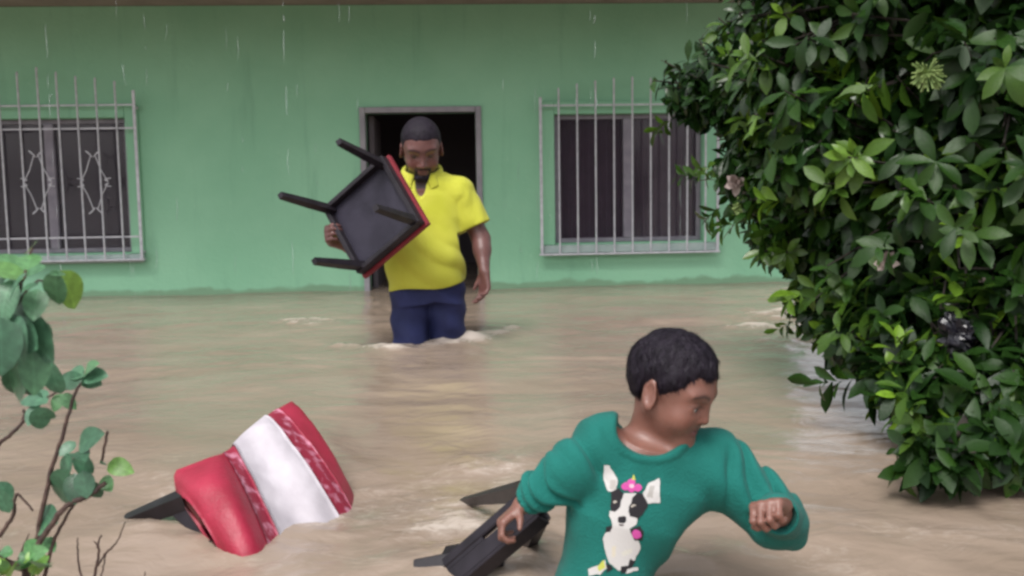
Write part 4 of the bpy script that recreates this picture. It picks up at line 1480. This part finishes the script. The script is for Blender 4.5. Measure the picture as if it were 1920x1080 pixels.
# ------------------------------------------------------------------ red and white seat floating in front
# outline read at its near edge (on the water) and far, raised edge
Bp = [(440, 1034), (474, 1027), (505, 1006), (548, 982), (600, 968), (636, 940), (648, 914)]
Tp = [(336, 884), (398, 862), (432, 850), (462, 822), (493, 797), (520, 776), (552, 757)]
fc_base = on_water(470, 1000)
fc_base[2] = WATER
float_chair = empty('upholstered_chair', fc_base, 'red and white padded chair floating tipped over on the brown water', 'chair')
nb = 40
Bc = curve(np.array([(*p_, 0) for p_ in Bp]), nb)
Tc = curve(np.array([(*p_, 0) for p_ in Tp]), nb)
def chair_surface(s_idx, lift=0.0, ext=0.0, nc=22):
    rows = []
    for i in s_idx:
        t = i / (nb - 1)
        b = on_water(Bc[i][0], Bc[i][1])
        Db = np.dot(b - CO, CR @ V(0, 0, -1))
        tpt = P(Tc[i][0], Tc[i][1], Db + 0.17 - 0.03 * t)
        out = nrm(np.cross(tpt - b, P(600, 800, 2.6) - P(400, 930, 2.4)))
        if out @ (CO - b) < 0:
            out = -out
        saddle = -0.030 * math.exp(-((t - 0.5) / 0.22) ** 2)
        puff = 0.022 * math.exp(-((t - 0.10) / 0.13) ** 2)
        row = []
        for k in np.linspace(-0.28, 1.0, nc):
            p_ = b + (tpt - b) * k
            bul = (0.045 + puff + saddle) * math.sin(max(0, min(1, (k + 0.28) / 1.28)) * math.pi) ** 0.7
            row.append(p_ + out * (bul + lift + 0.006 * float(noise3(p_, 14, 3)) + 0.003 * float(noise3(p_, 40, 5))))
        # roll over the raised edge and down the back
        back = []
        for k in np.linspace(0.12, 1, 8):
            a = k * math.pi
            p_ = tpt + nrm(tpt - b) * (0.028 * math.sin(a) * (1 + lift * 20)) - out * (0.045 * (1 - math.cos(a)) - lift * math.cos(a))
            back.append(p_)
        for k in np.linspace(0.15, 1.28, 9):
            back.append(tpt + (b - tpt) * k - out * (0.09 + lift))
        rows.append(row + back)
    return np.array(rows)
def strip(name, i0, i1, lift, matl, parent):
    idx = list(range(i0, i1 + 1))
    r = chair_surface(idx, lift)
    if name == 'cushion':
        ax0, ax1 = nrm(r[0].mean(0) - r[3].mean(0)), nrm(r[-1].mean(0) - r[-4].mean(0))
        h0 = [r[0].mean(0) + (r[0] - r[0].mean(0)) * k_ + ax0 * d_ for k_, d_ in ((0.45, 0.026), (0.75, 0.022), (0.92, 0.012))]
        h1 = [r[-1].mean(0) + (r[-1] - r[-1].mean(0)) * k_ + ax1 * d_ for k_, d_ in ((0.95, 0.007), (0.8, 0.013), (0.5, 0.016))]
        r = np.concatenate([np.array(h0), r, np.array(h1)])
    n, m_ = r.shape[:2]
    vs = r.reshape(-1, 3)
    fs = grid_faces(n, m_).tolist()
    caps = []
    for i in (0, n - 1):
        ring_ = [i * m_ + j for j in range(m_)]
        caps.append(ring_ if i else ring_[::-1])
    o = mesh_obj(name, vs, [tuple(f) for f in fs] + [tuple(c_) for c_ in caps], matl, parent)
    return o
cu_o = strip('cushion', 0, nb - 1, 0.0, M['red'], float_chair)
strip('patterned_band', 11, 15, 0.003, M['redlace'], float_chair)
strip('patterned_band', 29, 34, 0.003, M['redlace'], float_chair)
strip('white_cover', 15, 29, 0.010, M['white'], float_chair)
# black frame and legs at the lower end
e0, e1 = P(352, 925, 2.50), on_water(450, 1032) + V(0, 0.03, 0.0)
m = MB()
mid_ = (e0 + e1) / 2 + V(-0.015, 0.03, -0.01)
m.box(mid_, (e1 - e0) * 0.5, nrm(V(-0.7, -0.3, 0.35)) * 0.022, nrm(np.cross(e1 - e0, V(-0.7, -0.3, 0.35))) * 0.06, 0.004)
m.build('frame', M['black'], float_chair)
def sq_leg(name, a, b, r0, r1, parent, matl=None):
    MB().tube([a, (a + b) / 2, b], [r0, (r0 + r1) / 2, r1], 4).build(name, matl or M['black'], parent)
sq_leg('leg', P(358, 932, 2.50), on_water(238, 978, -0.012), 0.032, 0.022, float_chair)
sq_leg('leg', on_water(425, 1012, 0.01), on_water(330, 1062, -0.12), 0.032, 0.022, float_chair)
sq_leg('leg', P(400, 905, 2.62), on_water(300, 925, -0.12), 0.03, 0.022, float_chair)

# ------------------------------------------------------------------ black chair dragged by the boy
dc_base = on_water(900, 1020)
dc_base[2] = WATER
drag = empty('chair', dc_base, 'black wooden chair half under water, dragged along by the child', 'chair')
A0, A1 = P(1010, 925, 2.10), on_water(838, 1072, 0.012)
ax = nrm(A1 - A0)
wide = nrm(on_water(955, 1045, 0.02) - on_water(890, 985, 0.05))
wide = nrm(wide - ax * (wide @ ax))
nn_ = nrm(np.cross(ax, wide))
if nn_[2] < 0:
    nn_ = -nn_
L_ = np.linalg.norm(A1 - A0)
mid_ = (A0 + A1) / 2
# slotted plank: two long slats joined at both ends
for off, hw in ((-0.020, 0.013), (0.026, 0.022)):
    MB().box(mid_ + wide * off, ax * L_ / 2, wide * hw, nn_ * 0.008, 0.003).build('slat', M['black'], drag)
MB().box(A1 - ax * 0.06 + wide * -0.0005, ax * 0.055, wide * 0.0065, nn_ * 0.007, 0.002).build('slat_joint', M['black'], drag)
MB().box(mid_ + wide * 0.052 - nn_ * 0.010, ax * L_ * 0.44, wide * 0.004, nn_ * 0.020, 0.002).build('side_rail', M['black'], drag)
# foot rail across the low end and the block behind it
c0, c1 = on_water(780, 1070, 0.004), on_water(940, 1040, 0.045)
cd = nrm(c1 - c0)
MB().box((c0 + c1) / 2 - nn_ * 0.0, cd * np.linalg.norm(c1 - c0) / 2, nrm(np.cross(cd, nn_)) * 0.024, nn_ * 0.012, 0.004).build('crossbar', M['black'], drag)
MB().box(on_water(885, 1085, -0.045) + V(0, 0.01, 0), cd * 0.075, nrm(np.cross(cd, V(0, 0, 1))) * 0.035, V(0, 0, 0.075), 0.01).build('seat_frame', M['black'], drag)
sq_leg('leg', P(1000, 917, 2.2), on_water(868, 940, -0.004), 0.030, 0.012, drag)
sq_leg('leg', P(1012, 965, 2.10), on_water(960, 1090, -0.25), 0.024, 0.018, drag)

# ------------------------------------------------------------------ plants
def leaf_geo(length, width, fold, curl, nseg=5, shape='obovate', wave=0.0):
    """leaf along +x, blade normal +z; returns verts, faces"""
    ts = np.linspace(0, 1, nseg + 1)
    vs, fs = [], []
    for i, t in enumerate(ts):
        if shape == 'obovate':
            w = 0.5 * width * (math.sin(math.pi * min(1, t ** 1.35)) ** 0.75 if 0 < t < 1 else 0)
            w = max(w, 0.04 * width)
        else:
            w = 0.5 * width * (math.sin(math.pi * t ** 0.85) ** 0.62 if 0 < t < 1 else 0)
            w = max(w, 0.03 * width)
        z = -curl * length * t * t
        x = length * (t - 0.15 * curl * t * t)
        y0 = wave * width * math.sin(t * 5)
        vs += [(x, -w + y0, z + fold * w), (x, y0, z), (x, w + y0, z + fold * w * 0.9)]
    for i in range(nseg):
        a = i * 3
        fs += [(a, a + 3, a + 4, a + 1), (a + 1, a + 4, a + 5, a + 2)]
    return np.array(vs), fs

def basis(d, up, roll=0.0):
    """matrix with x along d and z near up"""
    d = nrm(d)
    y = np.cross(up, d)
    if np.linalg.norm(y) < 1e-3:
        y = np.cross(V(0.3, 0.9, 0.1), d)
    y = nrm(y)
    z = np.cross(d, y)
    if roll:
        c, s = math.cos(roll), math.sin(roll)
        y, z = y * c + z * s, z * c - y * s
    return np.stack([d, y, z], 1)

# -- the big glossy shrub on the right
sh_base = P(1850, 560, 3.55)
sh_base[2] = 0.0
shrub = empty('shrub', sh_base, 'large dark glossy-leaved shrub overhanging the flood at right', 'shrub')
def lobe(px, py, D, rx, ry, rz, size, n):
    return (P(px, py, D), np.array((rx, ry, rz)), size, n)
LOBES = [
    lobe(1800, 330, 3.55, 0.62, 0.62, 0.62, 1.0, 560),
    lobe(1985, 480, 3.30, 0.52, 0.60, 0.85, 1.0, 300),
    lobe(1640, 190, 3.75, 0.50, 0.55, 0.48, 0.92, 420),
    lobe(1480, 150, 4.10, 0.36, 0.42, 0.34, 0.78, 300),
    lobe(1345, 165, 4.30, 0.24, 0.34, 0.20, 0.70, 150),
    lobe(1430, 300, 4.15, 0.24, 0.34, 0.26, 0.72, 150),
    lobe(1500, 20, 4.10, 0.36, 0.42, 0.26, 0.80, 150),
    lobe(1700, -20, 3.6, 0.55, 0.5, 0.40, 0.95, 240),
    lobe(1920, 60, 3.2, 0.45, 0.45, 0.45, 1.0, 240),
    lobe(1520, 400, 3.95, 0.30, 0.36, 0.22, 0.80, 220),
    lobe(1650, 440, 3.7, 0.34, 0.4, 0.26, 0.95, 240),
    lobe(1780, 590, 3.35, 0.27, 0.34, 0.28, 1.0, 220),
    lobe(1660, 620, 3.5, 0.17, 0.26, 0.15, 0.85, 110),
    lobe(1575, 600, 3.75, 0.11, 0.16, 0.07, 0.66, 60),
    lobe(1530, 580, 3.85, 0.045, 0.08, 0.04, 0.6, 16),
    lobe(1760, 700, 3.15, 0.22, 0.25, 0.16, 0.95, 130),
    lobe(1880, 740, 3.0, 0.24, 0.26, 0.22, 1.0, 150),
    lobe(1770, 850, 2.62, 0.10, 0.07, 0.016, 0.85, 14),
    lobe(1890, 830, 2.70, 0.12, 0.12, 0.05, 0.90, 26),
]
# leaf variants shared by all the singly built leaves
VAR = []
for k in range(8):
    VAR.append(leaf_geo(1.0, random.uniform(0.36, 0.46), random.uniform(0.15, 0.5), random.uniform(0.05, 0.5), 5, 'obovate', random.uniform(-0.04, 0.04)))
LV = []                                            # origin, basis, length, variant, tint
tips = []
for (c, r, size, n) in LOBES:
    k = 0
    while k < n:
        d = nrm(rng.normal(size=3))
        rad = rng.uniform(0.45, 1.0) ** 0.45
        rad *= 1 + 0.30 * float(noise3(c + d * r, 5.0, 3))
        p = c + d * r * rad
        if p[2] < WATER + 0.03 or (n > 60 and float(noise3(p, 3.4, 17)) < -0.30):
            k += 1
            continue
        k += 1
        # outward twig direction
        o = nrm(d / r * r.min() + V(0, 0, 0.25) + rng.normal(size=3) * 0.35)
        tips.append((p, o))
        nl = rng.integers(5, 9)
        ph = rng.uniform(0, 6.28)
        young = rng.random() < 0.09
        base_t = rng.beta(2.0, 2.6) * 0.72 + np.clip((p[0] - 1.1) * 0.16, -0.05, 0.16)
        b = basis(o, V(0, 0, 1))
        for i in range(nl):
            a = ph + i * 2.4
            el = math.radians(rng.uniform(28, 60) if young else rng.uniform(45, 98))
            ld = b[:, 0] * math.cos(el) + (b[:, 1] * math.cos(a) + b[:, 2] * math.sin(a)) * math.sin(el)
            ld = nrm(ld + V(0, 0, -0.55 if not young else 0.0))
            Lf = size * rng.uniform(0.085, 0.135) * (0.8 if young else 1.0)
            up = o + V(0, 0, 0.6)
            Bm = basis(ld, up, rng.normal() * 0.35)
            t = (0.82 + 0.18 * rng.random()) if young else np.clip(base_t + rng.normal() * 0.10, 0, 0.8)
            LV.append((p - o * 0.012 * i, Bm, Lf, int(rng.integers(8)), t))
for (c, r, size, n) in LOBES:                       # inner leaf core; shade of the gaps put into its dark tint
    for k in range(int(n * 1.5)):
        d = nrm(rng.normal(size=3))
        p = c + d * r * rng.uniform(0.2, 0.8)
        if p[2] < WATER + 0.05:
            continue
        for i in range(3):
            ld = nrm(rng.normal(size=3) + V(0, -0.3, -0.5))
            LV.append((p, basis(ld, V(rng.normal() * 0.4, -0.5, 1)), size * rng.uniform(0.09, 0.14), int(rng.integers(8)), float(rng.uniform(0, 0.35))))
# long shoots that break the outline
for (c, r, size, n) in LOBES:
    for k in range(max(2, int(n / 22))):
        d = nrm(rng.normal(size=3) + V(-0.25, -0.35, 0.1))
        p = c + d * r * 0.92
        o = nrm(d + V(0, 0, 0.2) + rng.normal(size=3) * 0.3)
        Ls = rng.uniform(0.10, 0.24) * size
        if p[2] + o[2] * Ls < WATER + 0.05:
            continue
        tips.append((p + o * Ls, o))
        b = basis(o, V(0, 0, 1))
        ph = rng.uniform(0, 6.28)
        nl = int(rng.integers(9, 15))
        bt = rng.uniform(0.3, 0.85)
        for i in range(nl):
            f_ = i / (nl - 1)
            a = ph + i * 2.4
            el = math.radians(rng.uniform(40, 80))
            ld = b[:, 0] * math.cos(el) + (b[:, 1] * math.cos(a) + b[:, 2] * math.sin(a)) * math.sin(el)
            ld = nrm(ld + V(0, 0, -0.25))
            LV.append((p + o * Ls * (0.25 + 0.75 * f_), basis(ld, o + V(0, 0, 0.6), rng.normal() * 0.35), size * rng.uniform(0.06, 0.12), int(rng.integers(8)), float(np.clip(bt + rng.normal() * 0.08, 0, 1))))
print('shrub leaves', len(LV))
allv, allf, lid = [], [], []
for i, (p, Bm, Lf, v, t) in enumerate(LV):
    vs, fs = VAR[v]
    n = len(allv) * len(vs)
    allv.append(p + (vs * Lf) @ Bm.T)
    allf += [tuple(a + n for a in f) for f in fs]
    lid += [i] * len(fs)
allv = np.array(allv)
flat = allv.reshape(-1, 3)
bvh = BVHTree.FromPolygons([tuple(p) for p in flat], allf)
score = np.zeros(len(LV))
mids = allv[:, (1 + 3 * 2), :]
tipsv = allv[:, (1 + 3 * 4), :]
for i in range(len(LV)):
    pr = proj(allv[i])
    w_ = np.ptp(np.clip(pr[:, 0], 0, 1920))
    h_ = np.ptp(np.clip(pr[:, 1], 0, 1080))
    if w_ < 6 or h_ < 6:
        continue
    vis = 0
    for q in (mids[i], tipsv[i], (mids[i] + tipsv[i]) / 2):
        d = Vector(q - CO)
        hit_ = bvh.ray_cast(Vector(CO), d.normalized())
        if hit_[2] is not None and lid[hit_[2]] == i:
            vis += 1
    # projected blade area
    e = pr[[0 * 3 + 1, 2 * 3, 3 * 3, 5 * 3 + 1, 3 * 3 + 2, 2 * 3 + 2], :2]
    area = 0.5 * abs(np.sum(e[:, 0] * np.roll(e[:, 1], -1) - np.roll(e[:, 0], -1) * e[:, 1]))
    score[i] = area * vis
big = set(np.argsort(-score)[:300].tolist())
vmesh = []
for vs, fs in VAR:
    me = bpy.data.meshes.new('leaf')
    me.from_pydata(vs.tolist(), [], fs)
    me.polygons.foreach_set('use_smooth', np.ones(len(me.polygons), bool))
    me.materials.append(M['leaf_o'])
    vmesh.append(me)
def place_leaf(me, p, Bm, Lf, t, parent, name='leaf'):
    o = bpy.data.objects.new(name, me)
    col.objects.link(o)
    o.parent = parent
    m = Matrix(Bm.tolist()).to_4x4()
    o.matrix_local = Matrix.Translation(tuple(p - BASE[parent.name])) @ m @ Matrix.Scale(Lf, 4)
    o.color = (float(t), 0, 0, 1)
    return o
for i in big:
    p, Bm, Lf, v, t = LV[i]
    place_leaf(vmesh[v], p, Bm, Lf, t, shrub)
rest = [i for i in range(len(LV)) if i not in big]
rv = allv[rest]
rf = []
nv1 = rv.shape[1]
for k, i in enumerate(rest):
    rf += [tuple(a + k * nv1 for a in f) for f in VAR[LV[i][3]][1]]
rc = np.repeat(np.array([LV[i][4] for i in rest])[:, None], nv1, 1).reshape(-1, 1)
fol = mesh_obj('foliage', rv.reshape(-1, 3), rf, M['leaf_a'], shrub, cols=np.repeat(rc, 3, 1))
fol['kind'] = 'stuff'
# trunk, limbs and twigs
tr = MB()
hub = sh_base + V(0.05, 0.05, 0.95)
tr.tube(curve([sh_base + V(0, 0, -0.05), sh_base + V(0.03, 0.02, 0.4), hub], 8), np.linspace(0.07, 0.05, 8), 9)
tr.build('trunk', M['bark'], shrub, smooth=True)
for (c, r, size, n) in LOBES:
    mid_ = (hub + c) / 2 + V(0, 0, -0.06) + rng.normal(size=3) * 0.04
    MB().tube(curve([hub - V(0, 0, 0.1), mid_, c], 9), np.linspace(0.03, 0.009, 9), 7).build('limb', M['bark'], shrub, smooth=True)
tw = MB()
for (c, r, size, n), _ in zip(LOBES, range(99)):
    near = [tp_ for tp_ in tips if np.linalg.norm((tp_[0] - c) / r) < 1.25]
    for p, o in near[::2]:
        m0 = c + (p - c) * 0.35
        tw.tube([m0, (m0 + p) / 2 - o * 0.01, p + o * 0.01], [0.006, 0.0045, 0.003], 4, False)
two = tw.build('twigs', M['bark'], shrub)
two['kind'] = 'stuff'

def flower(px, py, D, size, matl, n, name, r=0.0016):
    c = P(px, py, D)
    m = MB()
    for k in range(n):
        d = nrm(rng.normal(size=3))
        if d[1] > 0.3:
            d[1] *= -1
        L = size * rng.uniform(0.75, 1.05)
        m.tube([c, c + d * L * 0.6, c + d * L + V(0, 0, -0.1 * L)], [r, r, r * 1.5], 4, True)
    m.build(name, matl, shrub)
flower(1738, 138, 3.02, 0.055, M['pompom'], 90, 'flower_head')
flower(1400, 385, 3.92, 0.055, M['pompom'], 90, 'flower_head', 0.0035)
def petals(px, py, D, size):
    c = P(px, py, D)
    m = MB()
    for k in range(14):
        d = nrm(rng.normal(size=3) + V(0, -0.6, 0.3))
        Bm = basis(d, V(0, -1, 0.3))
        vs, fs = leaf_geo(size, size * 0.7, 0.3, -0.3, 4, 'round')
        m.add(c + vs @ Bm.T, fs)
    m.build('flower', M['flower'], shrub, smooth=True)
petals(1382, 345, 3.88, 0.045)
petals(1662, 492, 3.25, 0.038)
petals(1843, 528, 3.0, 0.012)
# glossy black crumpled thing among the leaves
vs, fs = [], []
nu, nv = 18, 24
bc0 = P(1796, 636, 2.98)
for i in range(nu):
    a = math.pi * i / (nu - 1)
    for j in range(nv):
        b = 2 * math.pi * j / nv
        d = V(math.sin(a) * math.cos(b), math.sin(a) * math.sin(b), math.cos(a))
        vs.append(bc0 + d * V(0.05, 0.04, 0.058) * (1 + 0.55 * float(fbm(d, 2.6, 31, 3))))
fs = [(i * nv + j, (i + 1) * nv + j, (i + 1) * nv + (j + 1) % nv, i * nv + (j + 1) % nv) for i in range(nu - 1) for j in range(nv)]
tag(mesh_obj('plastic_scrap', np.array(vs), fs, M['blackbag'], smooth=False), 'small crumpled shiny black scrap caught among the shrub leaves', 'scrap')

# -- thin shrubs close by on the left
RV = []
for k in range(6):
    vs, fs = leaf_geo(1.0, random.uniform(0.62, 0.80), random.uniform(0.05, 0.3), random.uniform(0.05, 0.45), 7, 'round')
    me = bpy.data.meshes.new('leaf')
    me.from_pydata(vs.tolist(), [], fs)
    me.polygons.foreach_set('use_smooth', np.ones(len(me.polygons), bool))
    me.materials.append(M['leaf_r'])
    RV.append(me)
def px_leaf(parent, D, a, b, t, face=0.5, wv=None, jit=0.01):
    """leaf from stalk pixel a to tip pixel b at depth D; face = how far the blade turns to the viewer"""
    p0 = P(*a, D)
    p1 = P(*b, D + rng.uniform(-0.03, 0.02))
    d = p1 - p0
    up = nrm(V(rng.normal() * 0.25, -face, 1 - face) + 0.0)
    Bm = basis(d, up, rng.normal() * 0.2)
    place_leaf(RV[int(rng.integers(6))], p0 - d * 0.06, Bm, np.linalg.norm(d) * 1.15, t, parent)
def px_stem(parent, name, pts, D, r0, r1, D2=None, n=None):
    D2 = D if D2 is None else D2
    k = len(pts)
    q = [P(x, y, D + (D2 - D) * i / (k - 1)) for i, (x, y) in enumerate(pts)]
    c = curve(q, n or 6 * k)
    for i in range(1, len(c) - 1):
        c[i] += rng.normal(size=3) * 0.0006
    MB().tube(c, np.linspace(r0, r1, len(c)) * 0.68, 6).build(name, M['twig'], parent, smooth=True)
    return c
def to_ground(parent, p, dx=0.0):
    q = V(p[0] + dx, p[1] + 0.05, 0.0)
    MB().tube(curve([q, (q + p) / 2 + V(0.01, 0, 0), p], 8), np.linspace(0.014, 0.008, 8), 7).build('stem', M['twig'], parent, smooth=True)

DA = 1.12
a0 = P(-60, 900, DA)
plA = empty('leafy_shrub', (a0[0], a0[1] + 0.05, 0), 'plant with big oval leaves cut by the left edge, level with the sill', 'plant', 'plants in the left foreground')
px_stem(plA, 'branch', [(-60, 900), (-30, 760), (5, 640), (30, 560), (45, 520), (62, 465)], DA, 0.006, 0.0018)
px_stem(plA, 'branch', [(20, 590), (60, 535), (100, 522), (118, 512)], DA, 0.003, 0.0012)
to_ground(plA, a0)
for a, b, t, fc in [((45, 520), (-28, 490), 0.85, 0.5), ((48, 515), (8, 555), 0.5, 0.35), ((28, 515), (78, 492), 0.62, 0.25), ((42, 548), (-30, 575), 0.35, 0.7), ((35, 555), (20, 610), 0.25, 0.6),
                    ((105, 512), (100, 573), 0.62, 0.75), ((70, 533), (40, 540), 0.55, 0.4), ((112, 512), (155, 575), 0.97, 0.35), ((95, 515), (122, 508), 0.7, 0.2),
                    ((32, 595), (78, 668), 0.40, 0.7), ((25, 595), (20, 670), 0.42, 0.65), ((30, 655), (38, 735), 0.10, 0.85), ((60, 660), (70, 728), 0.62, 0.7), ((10, 640), (-20, 700), 0.08, 0.8),
                    ((50, 690), (20, 745), 0.55, 0.6), ((55, 470), (62, 455), 0.9, 0.5), ((58, 478), (50, 500), 0.8, 0.4), ((10, 500), (-40, 545), 0.5, 0.6), ((5, 560), (-30, 640), 0.3, 0.7), ((20, 530), (-8, 600), 0.55, 0.7), ((60, 600), (88, 660), 0.5, 0.6), ((15, 610), (60, 650), 0.45, 0.75), ((0, 600), (5, 690), 0.2, 0.8), ((40, 700), (85, 712), 0.6, 0.5), ((70, 545), (62, 590), 0.6, 0.6), ((20, 680), (55, 745), 0.3, 0.7), ((-5, 480), (50, 505), 0.75, 0.4)]:
    px_leaf(plA, DA + rng.uniform(-0.05, 0.05), a, b, t, fc)

DB = 1.42
b0 = P(58, 1110, DB)
plB = empty('leafy_shrub', (b0[0], b0[1] + 0.05, 0), 'thin upright plant with small round leaves beside the floating chair', 'plant', 'plants in the left foreground')
px_stem(plB, 'branch', [(58, 1110), (70, 1000), (95, 890), (122, 800), (140, 740), (158, 712)], DB, 0.006, 0.0028)
px_stem(plB, 'branch', [(40, 1100), (62, 1040), (95, 985), (130, 945), (165, 930), (198, 905)], DB - 0.03, 0.0075, 0.005)
px_stem(plB, 'branch', [(80, 1100), (100, 1020), (130, 960), (142, 940)], DB - 0.02, 0.0045, 0.0025)
px_stem(plB, 'branch', [(-20, 845), (20, 815), (42, 790), (45, 768)], DB + 0.02, 0.0045, 0.003)
px_stem(plB, 'branch', [(42, 790), (75, 758), (110, 732)], DB + 0.02, 0.0035, 0.0022)
px_stem(plB, 'branch', [(-20, 1020), (10, 1050), (45, 1068)], DB - 0.04, 0.006, 0.006)
px_stem(plB, 'branch', [(0, 1005), (25, 965), (28, 935), (35, 928), (62, 958)], DB, 0.005, 0.002)
px_stem(plB, 'branch', [(190, 870), (202, 808)], DB, 0.0028, 0.003)
px_stem(plB, 'branch', [(30, 1060), (45, 1020), (55, 1000)], DB, 0.002, 0.0012)
to_ground(plB, b0)
for a, b, t, fc in [((155, 712), (105, 716), 0.40, 0.7), ((155, 705), (125, 690), 0.55, 0.6), ((158, 700), (150, 720), 0.5, 0.7), ((160, 708), (192, 700), 0.45, 0.6), ((160, 700), (170, 678), 0.7, 0.5), ((158, 705), (180, 718), 0.5, 0.7),
                    ((112, 735), (88, 690), 0.3, 0.7), ((115, 740), (100, 768), 0.75, 0.6), ((118, 740), (138, 765), 0.7, 0.6), ((85, 755), (40, 735), 0.5, 0.3), ((80, 745), (60, 728), 0.45, 0.3),
                    ((70, 760), (52, 795), 0.45, 0.8), ((72, 765), (78, 805), 0.45, 0.8), ((78, 765), (100, 788), 0.5, 0.8),
                    ((140, 830), (112, 850), 0.45, 0.6), ((150, 835), (178, 812), 0.3, 0.7), ((138, 850), (155, 845), 0.25, 0.3), ((135, 858), (108, 900), 0.5, 0.7), ((150, 860), (172, 885), 0.40, 0.7), ((128, 885), (100, 945), 0.25, 0.85),
                    ((140, 890), (138, 938), 0.05, 0.9), ((155, 885), (162, 930), 0.25, 0.8), ((170, 905), (188, 935), 0.22, 0.8), ((190, 870), (205, 868), 0.6, 0.5), ((205, 870), (240, 880), 0.9, 0.3), ((195, 895), (206, 918), 0.8, 0.5), ((160, 850), (150, 895), 0.42, 0.7),
                    ((100, 965), (62, 970), 0.35, 0.5), ((78, 962), (102, 978), 0.3, 0.6), ((0, 905), (18, 940), 0.4, 0.6), ((-5, 920), (15, 960), 0.5, 0.7), ((75, 1015), (50, 1030), 0.8, 0.4), ((80, 1012), (98, 1022), 0.75, 0.4), ((88, 985), (70, 1000), 0.6, 0.5)]:
    px_leaf(plB, DB + rng.uniform(-0.03, 0.03), a, b, t, fc)
for k in range(26):                                # small fresh leaves low at the corner
    x, y = rng.uniform(-10, 75), rng.uniform(1040, 1085)
    an = rng.uniform(-2.6, -0.5)
    px_leaf(plB, DB - 0.05 + rng.uniform(-0.05, 0.05), (x, y), (x + 22 * math.cos(an), y + 22 * math.sin(an)), rng.uniform(0.7, 1.0), rng.uniform(0.2, 0.7))

DC = 1.55
c0_ = P(178, 1120, DC)
plC = empty('dry_twigs', (c0_[0], c0_[1] + 0.05, 0), 'bare dark twig forking upward at the bottom left edge', 'twig')
px_stem(plC, 'branch', [(178, 1120), (178, 1075), (185, 1035), (184, 1018), (190, 1003)], DC, 0.004, 0.0018)
px_stem(plC, 'branch', [(184, 1060), (200, 1035), (220, 1015), (235, 978)], DC, 0.003, 0.0014)
px_stem(plC, 'branch', [(165, 1120), (148, 1060), (146, 1008)], DC, 0.003, 0.0016)
px_stem(plC, 'branch', [(186, 1024), (175, 1014)], DC, 0.002, 0.0012)
px_stem(plC, 'branch', [(190, 1082), (196, 1050), (202, 1030)], DC, 0.002, 0.0012)
px_stem(plC, 'branch', [(270, 1110), (272, 1072)], DC, 0.002, 0.0012)
to_ground(plC, c0_)
